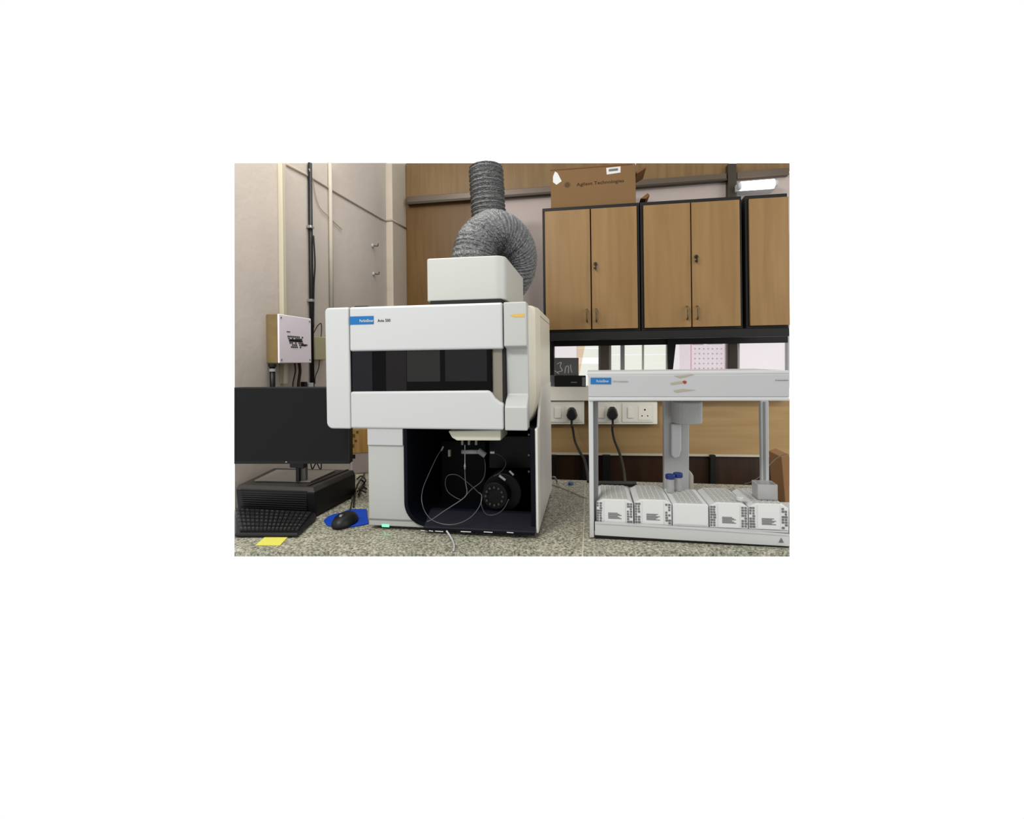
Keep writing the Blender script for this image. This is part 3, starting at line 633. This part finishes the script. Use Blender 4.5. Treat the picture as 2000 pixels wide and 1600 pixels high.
# resample evenly
ds = 0.0028; out = [path[0]]; acc = 0
for a, b in zip(path, path[1:]):
    seg = (b-a).length; pos = ds - acc
    while pos <= seg: out.append(a.lerp(b, pos/seg)); pos += ds
    acc = seg - (pos - ds)
rr = []
nO = len(out)
for i, p in enumerate(out):
    s = i*ds; pitch = .0125 if p.y < 2.2 else .024
    base = .086 if p.y < 1.95 else .086 + .004*min(1, (p.y-1.95)/.3)
    ph = (s % pitch)/pitch
    rr.append(base + (.0028 if pitch < .02 else .0065)*(1-abs(2*ph-1)*2) + random.uniform(-.0008, .0008))
dm = MB().tube(out, rr, 48, cap=False)
for v in dm.v: v += Vector((random.uniform(-1, 1), random.uniform(-1, 1), random.uniform(-1, 1)))*.0007
hs = Thing('exhaust_hose', 'crinkled silver-grey flexible exhaust hose looping over the spectrometer housing', 'hose', out[0])
hs.part('foil_hose', dm, M_DUCT)
hs.part('port_collar', MB().tube([Vector((out[0].x, out[0].y, ez1-.002)), Vector((out[0].x, out[0].y, ez1+.02))], .090, 32), M_GREYP)

# ================================================================== COMPUTER
case_z = AY(600, 952, 1.446).z
pcx0, pcx1, pcy0, pcy1 = AZ(459, 943, case_z).x, -.972, 1.446, 1.70
pcx0 = max(pcx0, XL+.01)
pcx0 = min(-1.25, pcx0)
pc = Thing('computer_case', 'flat black desktop computer case lying under the monitor', 'computer', ((pcx0+pcx1)/2, 1.57, WT))
def ctop(px, py): return AZ(px, py, case_z)
tl_, tr_, fr_, fl_ = ctop(531, 919), ctop(690, 923), ctop(612, 951), ctop(459, 943)
fbl, fbr, bbr = AZ(459, 1013, WT+.004), AZ(621, 1010, WT+.004), AZ(696, 968, WT+.004)
top = [fl_, AY(459, 949, fbl.y), None]
A = [Vector((fbl.x, 1.43, case_z-.012)), Vector((fbr.x-.012, 1.43, case_z-.012)), Vector((pcx1-.012, 1.70, case_z)), Vector((tl_.x, 1.70, case_z)), Vector((fl_.x, fl_.y, case_z))]
xl_ = AZ(459, 943, case_z)
fx = AY(459, 960, 1.435).x
Pt = [Vector((fx, 1.45, case_z)), Vector((AY(611, 952, 1.45).x, 1.45, case_z)), Vector((AY(690, 923, 1.70).x, 1.70, case_z)), Vector((AY(536, 917, 1.70).x, 1.70, case_z))]
Pt.insert(4, Vector((fx, AZ(459, 943, case_z).y, case_z)))
Pm = [p + Vector((0, -.012 if i < 2 else 0, -.016)) for i, p in enumerate(Pt)]; Pm[1] += Vector((.014, 0, 0)); Pm[2] += Vector((.010, 0, 0))
Pb = [Vector((p.x, p.y + (.01 if i < 2 else 0), WT+.005)) for i, p in enumerate(Pm)]
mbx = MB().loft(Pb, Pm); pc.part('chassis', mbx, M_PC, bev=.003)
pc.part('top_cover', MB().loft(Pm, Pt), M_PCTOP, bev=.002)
pc.part('side_rail', MB().loft([Pt[1]+Vector((-.03, .01, .0)), Pt[1]+Vector((-.02, .01, 0)), Pt[2]+Vector((-.02, 0, 0)), Pt[2]+Vector((-.03, 0, 0))], [Pt[1]+Vector((-.03, .01, .003)), Pt[1]+Vector((-.02, .01, .003)), Pt[2]+Vector((-.02, 0, .003)), Pt[2]+Vector((-.03, 0, .003))]), M_PC)
vg = MB()
for i in range(10): vg.box(Pb[0].x+.02, Pb[1].x-.03, 1.437, 1.4405, WT+.02+i*.008, WT+.023+i*.008)
pc.part('front_grille', vg, mat('grille_black', (34, 34, 36), .4, .3), kind='stuff')
for a, b in ((Pb[0].x+.03, 1.47), (Pb[1].x-.03, 1.47), (Pb[1].x+.0, 1.66), (Pb[3].x+.03, 1.66)): pc.part('foot', MB().cyl((a, b, WT), (a, b, WT+.006), .01, 10), M_BLACK)
pc.part('round_button', MB().cyl(AY(609, 1006, 1.43), AY(609, 1006, 1.438), .004, 10), M_CLIP)
# monitor
D = 1.565
mo = Thing('monitor', 'black flat computer monitor switched off, standing on the desktop case', 'monitor', Pt[1]*.5 + Pt[3]*.5)
cr, cu_, cn = Vector((COS, SIN, 0)), Vector((0, 0, 1)), Vector((-SIN, COS, 0))
q4 = [AD(px, py, D) for px, py in ((L, 757), (683, 756), (683, 906), (L, 906))]
mo.part('panel_housing', MB().prism([p + cn*.002 for p in q4], cn*.03), M_PC, bev=.004)
qi = [AD(px, py, D-.001) for px, py in ((L+2.5, 759.5), (680.5, 758.5), (680.5, 900), (L+2.5, 900.5))]
mo.part('screen', MB().prism(qi, cn*.004), M_SCREEN)
mo.part('bezel', MB().shell([p - cn*.001 for p in q4], [p - cn*.001 for p in qi], cn*.006), M_PC)
mo.part('power_light', MB().obox(AD(559, 902.5, D-.0025), cr, cu_, cn, .006, .003, .001), M_CLIP)
mo.part('hinge_block', MB().prism([AD(px, py, D+.015) for px, py in ((565, 900), (593, 900), (593, 916), (565, 914))], cn*.03), M_PC, bev=.003)
nb = AZ(594, 931, case_z+.008)
mo.part('neck', MB().obox((AD(590, 905, D+.04)+nb)/2, cr, cu_, cn, .028, abs(AD(590, 905, D+.04).z-case_z)+.01, .018), mat('neck_grey', (110, 106, 104), .35, .4), bev=.003)
mo.part('neck_shadow', MB().obox((AD(584, 905, D+.02)+nb)/2+Vector((-.01, -.005, 0)), cr, cu_, cn, .012, abs(AD(590, 905, D+.04).z-case_z), .014), M_PC)  # dark strip standing in for the shadow beside the neck
sb = [AZ(px, py, case_z+.001) for px, py in ((497, 941), (606, 943), (655, 921), (540, 920))]
mo.part('stand_base', MB().prism(sb, (0, 0, .006)), M_STAND, bev=.002)
# keyboard
kb = Thing('keyboard', 'black computer keyboard in front of the desktop case', 'keyboard', AZ(535, 1030, WT))
kq = [AZ(px, py, WT+.004) for px, py in ((L, 1049), (581, 1049), (619, 1013), (L, 1004))]
kb.part('tray', MB().loft(kq, [kq[0]+Vector((.0, .003, .010)), kq[1]+Vector((-.002, .003, .010)), kq[2]+Vector((-.002, -.003, .022)), kq[3]+Vector((.006, -.003, .022))]), M_KEY, bev=.003)
ks = MB(); kl = MB()
K = [kq[0]+Vector((.006, .014, .012)), kq[1]+Vector((-.008, .014, .012)), kq[2]+Vector((-.010, -.012, .023)), kq[3]+Vector((.011, -.012, .023))]
def bil(u, v): return K[0].lerp(K[1], u).lerp(K[3].lerp(K[2], u), v)
rows, cols = 6, 15
for j in range(rows):
    for i in range(cols):
        u0, u1, v0, v1 = (i+.08)/cols, (i+.9)/cols, (j+.1)/rows, (j+.85)/rows
        base = [bil(u0, v0), bil(u1, v0), bil(u1, v1), bil(u0, v1)]
        ks.prism(base, (0, 0, .006))
        if random.random() < .75:
            c = bil((u0+u1)/2, (v0+v1)/2) + Vector((0, 0, .0063)); kl.obox(c, (1, 0, 0), (0, 1, 0), (0, 0, 1), .003, .0035, .0006)
kb.part('keys', ks, mat('keycap', (38, 38, 39), .4, .3), kind='stuff'); kb.part('key_legends', kl, mat('legend_grey', (120, 120, 120), .6, .2), kind='stuff')
# mouse and pad
pad = [(632, 1018), (640, 1011), (652, 1006), (668, 1003), (676, 999), (684, 996), (716, 996), (720, 1024), (700, 1028), (680, 1031), (655, 1031), (638, 1027)]
mp_ = Thing('mouse_pad', 'blue mouse pad tucked against the spectrometer column', 'mouse pad', AZ(680, 1015, WT))
mp_.part('mat', MB().prism([AZ(px, py, WT+.001) for px, py in pad], (0, 0, .004)), M_BLUEPAD, bev=.0015)
mk = MB()
for px, py in ((695, 1014), (700, 1011), (702, 1015), (698, 1017)): mk.obox(AZ(px, py, WT+.0053), (1, .4, 0), (-.4, 1, 0), (0, 0, 1), .007, .002, .0006)
mp_.part('pale_print', mk, mat('pale_blue_print', (120, 150, 200), .6, .2))
ms = Thing('mouse', 'black computer mouse on the blue pad', 'mouse', AZ(674, 1022, WT+.005))
c = AZ(674, 1022, WT+.005); vs = []; fs = []
nu, nv = 16, 8
for j in range(nv+1):
    th = j/nv*math.pi/2
    for i in range(nu):
        an = 2*math.pi*i/nu
        vs.append(c + Vector((math.cos(an)*.038*math.cos(th)**.6, math.sin(an)*.056*math.cos(th)**.6, .034*math.sin(th))))
fs = [(j*nu+i, j*nu+(i+1) % nu, (j+1)*nu+(i+1) % nu, (j+1)*nu+i) for j in range(nv) for i in range(nu)] + [tuple(range(nu-1, -1, -1))]
ms.part('shell', MB().add(vs, fs), M_KEY, smooth=True)
ms.part('scroll_wheel', MB().cyl(c + Vector((-.004, -.022, .029)), c + Vector((.004, -.022, .029)), .008, 12), M_GREYP)
ms.part('cord', MB().tube(spline([c + Vector((0, .05, .01)), AZ(684, 1000, WT+.006), AZ(686, 985, WT+.004), AZ(688, 975, WT+.004)]), .002, 6), M_CABLE, smooth=True)
single('sticky_note', MB().prism([AZ(px, py, WT+.0006) for px, py in ((499, 1066), (547, 1066), (562, 1050), (518, 1049))], (0, 0, .0015)), M_YELLOW, 'yellow sticky note on the granite just in front of the keyboard', 'note')
# tangle of cords between computer and spectrometer, each one its own
rnd = random.Random(5)
tg = [[(690, 990), (694, 960), (700, 945), (712, 925)], [(697, 948), (705, 938), (712, 946), (704, 955), (714, 962)], [(698, 960), (708, 950), (716, 955)], [(697, 936), (706, 930), (714, 938), (708, 948), (700, 966)]]
ct_ = Thing('cord_tangle', 'tangle of black cords between the computer case and the spectrometer', 'cords', AZ(704, 950, WT))
for i, pth in enumerate(tg):
    ct_.part('cord', MB().tube(spline([AZ(px, py, WT+.006+.01*((j+i) % 3)) for j, (px, py) in enumerate(pth)]), .0034, 6), M_CABLE, smooth=True)
single('patch_cable', MB().tube(spline([AY(527, 903, 1.72), AY(530, 912, 1.72), AY(534, 920, 1.74), AY(537, 930, 1.76)]), .0028, 6), mat('yellow_cable', (214, 196, 80), .5, .3), 'short yellow cable showing under the left of the monitor', 'cable', smooth=True)
single('video_cable', MB().tube(spline([AY(606, 900, 1.72), AY(610, 916, 1.72), AY(618, 905, 1.72), AY(626, 918, 1.72), AY(628, 905, 1.72)]), .0024, 6), M_CABLE, 'thin black looped cable under the monitor to the right of its neck', 'cable', smooth=True)

# ================================================================== SOCKETS
SY = YB-.075
def socket_box(px0, py0, px1, py1, label, mods):
    s = Thing('socket_box', label, 'power socket', AY((px0+px1)/2, py1, YB-.02), 'switched sockets on the apron board')
    s.part('back_box', slab(rect(px0, py0, px1, py1), SY, YB-.021-SY), M_CREAM, bev=.004)
    for (a, b, sw0, sw1, k0, k1) in mods:
        f = s.part('faceplate', slab(rect(a, py0+4, b, py1-4), SY-.008, .009), mat('socket_white', (286, 284, 272), .4, .3), bev=.003)
        s.part('switch', slab(rect(sw0, py0+12, sw1, py0+33), SY-.016, .009), M_CREAM, bev=.003, parent=f)
        if k0:
            so = s.part('socket_face', slab(rect(k0, py0+9, k1, py1-8), SY-.011, .004), M_CREAM, bev=.002, parent=f)
            cxp = (k0+k1)/2; h = MB()
            for dx, dy, r in ((0, -6, .006), (-5.5, 6, .0045), (5.5, 6, .0045)):
                p = AY(cxp+dx, (py0+py1)/2+dy, SY-.0112); h.cyl(p, p+Vector((0, .003, 0)), r, 10)
            s.part('socket_holes', h, M_PRINTK, parent=f)
socket_box(1062, 784, 1141, 829, 'left white socket box, between the spectrometer and the tray frame', [(1072, 1138, 1083, 1096, 1104, 1134)])
socket_box(1150, 784, 1284, 829, 'wide white twin socket box seen through the tray frame', [(1158, 1211, 1168, 1180, 1184, 1208), (1215, 1276, 1226, 1237, 1247, 1272)])
def plug(px, py, pts, label):
    t = Thing('power_plug', label, 'plug', AY(px, py, SY-.012), 'black plugs in the sockets')
    c = AY(px, py, SY-.012)
    sh = [(-.038, -.012), (-.026, .028), (-.012, .043), (.012, .043), (.026, .028), (.038, -.012), (.03, -.032), (.012, -.046), (-.012, -.046), (-.03, -.032)]
    t.part('plug_body', MB().loft([c + Vector((a, 0, b)) for a, b in sh], [c + Vector((a*.75, -.045, b*.75)) for a, b in sh]), M_CABLE, bev=.004)
    P = [c + Vector((0, -.03, -.03)), c + Vector((0, -.035, -.07))] + [AY(a, b, y) for a, b, y in pts]
    t.part('cord', MB().tube(spline(P), .0075, 10), M_CABLE, smooth=True)
plug(1117, 808, [(1119, 840, 2.85), (1123, 862, 2.7), (1132, 882, 2.5), (1142, 900, 2.35), (1148, 930, 2.1), (1150, 942, 2.0)], 'black plug in the left socket, its cord passing behind the tray frame post')
plug(1196, 807, [(1196, 840, 2.85), (1200, 860, 2.7), (1210, 885, 2.5), (1217, 912, 2.3), (1220, 935, 2.1), (1221, 946, 2.0)], 'black plug in the twin socket, seen inside the tray frame')
# things on the sill
b1 = Thing('black_box', 'low black device box on the window sill left of the tray frame', 'device', AY(1113, 757, YB-.08))
zs = sill_l.z
bb = [AY(px, py, YB-.09) for px, py in rect(1083, 734, 1144, 756.5)]
b1.part('housing', MB().prism(bb, (0, .06, 0)), M_BLACK, bev=.003); b1.part('front_mark', slab(rect(1115, 746, 1127, 748), YB-.0915, .001), M_GREYP); b1.part('side_vent', slab(rect(1137, 737, 1143, 754), YB-.0915, .001), M_DGREY)
b2 = Thing('grey_box', 'dark grey box with white scribbled lettering behind the black device', 'box', AY(1100, 757, YB-.02))
b2.part('carton', slab([(1066, 699), (1130, 699), (1130, 756), (1066, 756)], YB-.028, .016), M_DGREY, bev=.002)
sc = [MB().tube(spline([AY(px, py, YB-.029) for px, py in l], 5), .0035, 5) for l in ([(1088, 711), (1096, 708), (1094, 716), (1098, 724), (1088, 727)], [(1103, 729), (1105, 717), (1110, 716), (1110, 729)], [(1114, 712), (1115, 722), (1117, 728)], [(1083, 724), (1092, 731)])]
mm = MB()
for s_ in sc: mm.add(s_.v, s_.f)
b2.part('white_scribble', mm, mat('chalk_white', (290, 288, 288), .7, .1))
single('small_blue_cap', MB().cyl(AZ(1115, 947, WT), AZ(1115, 947, WT)+Vector((0, 0, .012)), .012, 14), mat('pale_blue', (92, 130, 160), .5, .2), 'small pale blue cap on the granite behind the gap left of the tray frame', 'cap', bev=.002)
single('thin_tube_line', MB().tube(spline([AZ(1068, 944, WT+.003), AZ(1088, 950, WT+.003), AZ(1110, 958, WT+.003), AZ(1128, 966, WT+.003), AZ(1145, 973, WT+.003)]), .0018, 6), mat('beige_tube', (190, 178, 156), .4, .3), 'thin beige capillary tube lying across the granite right of the spectrometer', 'tube', smooth=True)
single('cable_loop', MB().tube(spline([AZ(1069, 955, WT+.004), AY(1075, 936, 1.9), AY(1083, 932, 1.9), AZ(1088, 941, WT+.004)]), .004, 8), M_GREYP, 'grey cable loop at the rear right foot of the spectrometer', 'cable', smooth=True)
single('power_adapter', MB().prism([AZ(px, py, WT+.001) for px, py in ((1164, 950), (1244, 951), (1243, 945), (1168, 944))], (0, 0, .012)), M_CABLE, 'flat black power strip lying behind the sample racks', 'adapter', bev=.003)

# ================================================================== AUTOSAMPLER
AYF = 1.372; ABK = 1.66
au = Thing('autosampler', 'white open-framed autosampler with tray, vertical arm and blue badge', 'instrument', AZ(1350, 1050, WT))
def az(px, py, y=AYF): return AY(px, py, y).z
def ax(px, py=900, y=AYF): return AY(px, py, y).x
aL, aR = ax(1150), ax(R_, 900)
def S2(pix, y, th): return slab(pix, y, th)
au.part('left_post', S2([(1149, 770), (1158.5, 775), (1160.5, 1051), (1152, 1051)], AYF, .03), M_WHITE, bev=.003)
au.part('left_side_rail', S2([(1157, 778), (1168, 782), (1169, 1030), (1160, 1040)], AYF+.03, .025), M_GREYP, bev=.002)
au.part('top_beam', S2([(1149, 736), (1147, 733), (R_, 730.5), (R_, 776), (1149, 776)], AYF-.002, .28), mat('beam_grey', (206, 207, 207), .45, .3), bev=.003)
au.part('beam_top', S2([(1147, 727), (R_, 723.5), (R_, 731), (1147, 734)], AYF+.001, .276), M_WHITE, bev=.003)
au.part('beam_lip', S2([(1150, 776), (R_, 776), (R_, 783), (1150, 783.5)], AYF-.005, .27), M_WHITE, bev=.003)
bd = au.part('blue_badge', S2(rect(1153.5, 738, 1193.5, 750.5), AYF-.0035, .001), M_BLUE)
au.text('badge_lettering', 'PerkinElmer', AY(1177, 744.5, AYF-.004), ax(1191)-ax(1167), .008, M_PRINTW, bd)
au.text('model_lettering', 'S10 Autosampler', AY(1212, 745.5, AYF-.003), ax(1228)-ax(1198), .006, mat('faint_print', (186, 184, 184), .6, .1))
au.text('caution_lettering', 'Autosampler', AY(1527, 743, AYF-.003), ax(1540)-ax(1514), .004, M_PRINTG)
for l in ([(1317, 734), (1332, 733), (1356, 731.5), (1345, 735), (1328, 739)], [(1309, 749), (1320, 746), (1334, 745), (1333, 749), (1312, 752)], [(1316, 763), (1334, 760), (1358, 762), (1340, 764.5), (1320, 767)]):
    au.part('swoosh_print', MB().prism([AY(px, py, AYF-.003) for px, py in l], (0, .001, 0)), M_STAIN)
au.part('red_dot', S2([(1333, 745), (1337, 743.5), (1341, 745), (1340, 749), (1336, 750)], AYF-.0038, .001), M_RED)
# base
def basez(y): return WT+.018
zb0 = WT+.014
zb1 = az(1350, 1034)
b0x, b1x = ax(1161), ax(R_, 1040)
au.part('base_front', S2([(1162, 1021), (1350, 1032), (R_, 1045), (R_, 1068), (1350, 1057), (1162, 1046)], AYF, .01), mat('base_grey', (230, 231, 228), .45, .3), bev=.002)
trz = AY(1250, 1028, AYF).z
au.part('tray', MB().prism([Vector((b0x, AYF+.008, trz-.004)), Vector((b1x, AYF+.008, trz-.004)), Vector((AY(R_, 1000, ABK).x, ABK, trz-.004)), Vector((b0x, ABK, trz-.004))], (0, 0, .004)), M_WHITE)
au.part('tray_lip', S2([(1162, 1021), (1350, 1032), (R_, 1045), (R_, 1047), (1350, 1034), (1162, 1023)], AYF-.002, .012), M_WHITE)
au.part('underside', MB().prism([Vector((b0x, AYF+.012, WT+.003)), Vector((b1x, AYF+.012, WT+.003)), Vector((AY(R_, 1000, ABK).x, ABK, WT+.003)), Vector((b0x, ABK, WT+.003))], (0, 0, trz-.0045-WT-.003)), M_BLACK)
au.part('toe_strip', MB().box(b0x, AY(R_, 1070, AYF).x, AYF+.003, AYF+.012, WT+.001, WT+.012), M_BLACK)
tri = [(1526, 1051), (1531, 1060), (1521, 1060)]
au.part('warning_triangle', S2(tri, AYF-.0012, .001), M_PRINTG)
# arm
CYy = 1.62
au.part('arm_column', S2([(1296, 783), (1330, 783), (1346, 830), (1346, 972), (1297, 972)], CYy, .03), M_ARM, bev=.004)
au.part('column_foot', S2([(1300, 922), (1350, 922), (1355, 930), (1355, 970), (1296, 970)], CYy+.01, .035), mat('foot_beige', (205, 198, 184), .5, .3), bev=.004)
pm = MB().tube([AY(1341, 826, CYy-.05), AY(1341, 783, CYy-.05)], (AY(1371, 800, CYy-.05).x-AY(1311, 800, CYy-.05).x)/2, 28)
au.part('drive_drum', pm, mat('drum_grey', (188, 188, 186), .4, .35), bev=.006)
au.part('probe_carriage', S2([(1311, 828), (1331, 828), (1331, 880), (1327, 893), (1318, 897), (1311, 890)], CYy-.02, .02), mat('carriage_grey', (225, 223, 224), .35, .4), bev=.005, segs=3)
au.part('rear_post', S2([(1485, 783), (1502, 783), (1503, 972), (1488, 972)], CYy, .02), M_BEAM, bev=.004)
au.part('post_groove', S2([(1491, 785), (1495, 785), (1496, 950), (1492, 950)], CYy-.002, .003), M_GREYP)
au.part('power_lead', MB().tube(spline([AY(1168, 783, 1.45), AY(1164, 795, 1.45), AY(1160, 806, 1.43)]), .002, 6), M_CABLE, smooth=True)
single('sampler_line', MB().tube(spline([AY(1538, 886, 1.66), AY(1520, 893, 1.68), AY(1503, 908, 1.69), AY(1485, 930, 1.7), AY(1466, 942, 1.72), AY(1454, 945, 1.74)]), .0016, 6), mat('pale_line', (160, 150, 140), .4, .3), 'thin pale sampling line curving behind the right rear post of the autosampler', 'tube', smooth=True)

# racks
RY = AYF+.014
RB = 1.545
def rack(px0, px1, top, bot, kind_, label):
    c = Thing('sample_rack', label, 'rack', AY((px0+px1)/2, bot, RY), 'white sample racks in the autosampler tray')
    zt_ = az((px0+px1)/2, top, RY); zb_ = trz+.0005
    xa, xb = AY(px0, (top+bot)/2, RY).x, AY(px1, (top+bot)/2, RY).x
    wdt = xb-xa; ch = wdt*.17 if kind_ else .004
    prof = [(xa, zb_), (xb, zb_), (xb, zt_-ch*.55), (xb-ch, zt_), (xa+ch, zt_), (xa, zt_-ch*.55)]
    bdy = c.part('rack_body', MB().prism([Vector((a, RY, b)) for a, b in prof], (0, RB-RY, 0)), M_RACK, bev=.0015)
    if kind_:
        fp = c.part('front_label', MB().box(xa+wdt*.22, xb-wdt*.22, RY-.0015, RY, zb_+.002, zt_-.004), M_PAPER)
        h = (zt_-zb_); lines = MB()
        for j in range(6):
            zz_ = zb_ + h*.2 + j*h*.045
            lines.box(xa+wdt*.32, xb-wdt*(.32+.05*((j*kind_) % 3)), RY-.0022, RY-.0014, zz_, zz_+h*.028)
        c.part('label_lines', lines, M_PRINTG, parent=fp)
        for sgn in (0, 1):
            x0_ = xa+.001 if sgn == 0 else xb-wdt*.17; x1_ = x0_+wdt*.16
            st_ = MB()
            rg_ = random.Random(kind_*7+sgn)
            for j in range(8):
                for i in range(2):
                    if rg_.random() < .85:
                        zz_ = zb_+h*(.06+j*.105); st_.box(x0_+i*wdt*.08, x0_+i*wdt*.08+wdt*rg_.uniform(.045, .07), RY-.0012, RY+.0002, zz_, zz_+h*.075)
            c.part('position_print', st_, M_PRINTG, parent=bdy)
    else:
        c.part('front_label', MB().box(xa+.003, xb-.003, RY-.0015, RY, zb_+.006, zt_-.007), M_RACK)
    # wells on top
    wl_ = MB(); n1, n2 = 5, 9
    for j in range(n2):
        for i in range(n1):
            cx_ = xa+wdt*(.2+.6*i/(n1-1)); cy_ = RY+.014+(RB-RY-.026)*j/(n2-1)
            wl_.tube([(cx_, cy_, zt_), (cx_, cy_, zt_+.0022)], wdt*.06, 8)
    c.part('tube_rims', wl_, mat('pale_rim', (204, 204, 198), .6, .2), kind='stuff')
    return zt_
tz = []
rk = [(1165, 1237, 976, 1029, 1, 'first sample rack from the left, against the left post of the autosampler'),
      (1239.5, 1312, 977, 1034, 2, 'second sample rack from the left, between the printed and the blank one'),
      (1314, 1384, 985, 1038, 0, 'blank-fronted sample rack in the middle, under the blue-capped tubes'),
      (1386.5, 1461, 983, 1042, 4, 'fourth sample rack from the left, just right of the blank one'),
      (1463, 1540, 985, 1046, 5, 'rightmost sample rack, with the clear plastic cup on it')]
for a in rk: tz.append(rack(*a))
for (px, py, lab, dy) in ((1309, 931, 'left of the two blue-capped clear tubes on the blank-fronted rack', 1.50), (1324, 928, 'right of the two blue-capped clear tubes on the blank-fronted rack', 1.52)):
    c = AY(px, py, dy); c.z = 0; zt_ = tz[2]+.0025; zc_ = AY(px, py+4, dy).z
    t = Thing('sample_tube', lab, 'tube', (c.x, c.y, zt_), 'blue-capped tubes')
    t.part('tube_body', MB().cyl((c.x, c.y, zt_), (c.x, c.y, zc_), .0125, 16), M_CLEARP, smooth=False)
    t.part('cap', MB().cyl((c.x, c.y, zc_), (c.x, c.y, zc_+.014), .0155, 18), M_BLUECAP, bev=.002)
c = Thing('plastic_cup', 'clear square plastic cup on the rightmost sample rack', 'cup', AY(1500, 985, 1.43))
cy0 = RY+.03; za = tz[4]+.0025; xa, xb = AY(1480, 960, cy0).x, AY(1519, 960, cy0).x; zu = AY(1500, 947, cy0).z
o1 = [Vector((xa, cy0, za)), Vector((xb, cy0, za)), Vector((xb, cy0+.05, za)), Vector((xa, cy0+.05, za))]; i1 = [Vector((xa+.002, cy0+.002, za)), Vector((xb-.002, cy0+.002, za)), Vector((xb-.002, cy0+.048, za)), Vector((xa+.002, cy0+.048, za))]
c.part('cup_wall', MB().shell(o1, i1, (0, 0, zu-za)), M_CLEARP); c.part('cup_base', MB().box(xa, xb, cy0, cy0+.05, za, za+.002), M_CLEARP)
p = AY(1445, 982, RY+.02); p.z = tz[3]+.0025
single('white_cap', MB().cyl(p, p + Vector((0, 0, .013)), .011, 16), M_WHITE, 'small round white cap lying on the fourth sample rack', 'cap', bev=.003)
# crumpled film left rear of the tray
fm_ = MB(); rnd = random.Random(9); n1, n2 = 9, 5; vs = []
for j in range(n2):
    for i in range(n1): vs.append(AY(1170+i*7, 968-j*4.5, 1.56+.012*j) + Vector((0, 0, rnd.uniform(-.006, .006))) + Vector((0, rnd.uniform(-.006, .006), 0)))
fs = [(j*n1+i, j*n1+i+1, (j+1)*n1+i+1, (j+1)*n1+i) for j in range(n2-1) for i in range(n1-1)]
fo = single('plastic_film', MB().add(vs, fs), M_CLEARP, 'crumpled clear plastic film behind the leftmost sample racks', 'film')
md = fo.modifiers.new('thick', 'SOLIDIFY'); md.thickness = .001
# carton at the right edge
ct = Thing('storage_carton', 'brown carton standing behind the right end of the autosampler', 'box', AZ(1536, 1000, WT))
c4 = [AY(px, py, 1.76) for px, py in ((1526, 893), (R_, 888), (R_, 962), (1534, 975))]; c4[2].z = c4[3].z = WT+.001; c4[3].x = AY(1534, 985, 1.76).x
ct.part('carton_body', MB().prism(c4, (0, .12, 0)), mat('rust_board', (184, 138, 96), .7, .1), bev=.002)
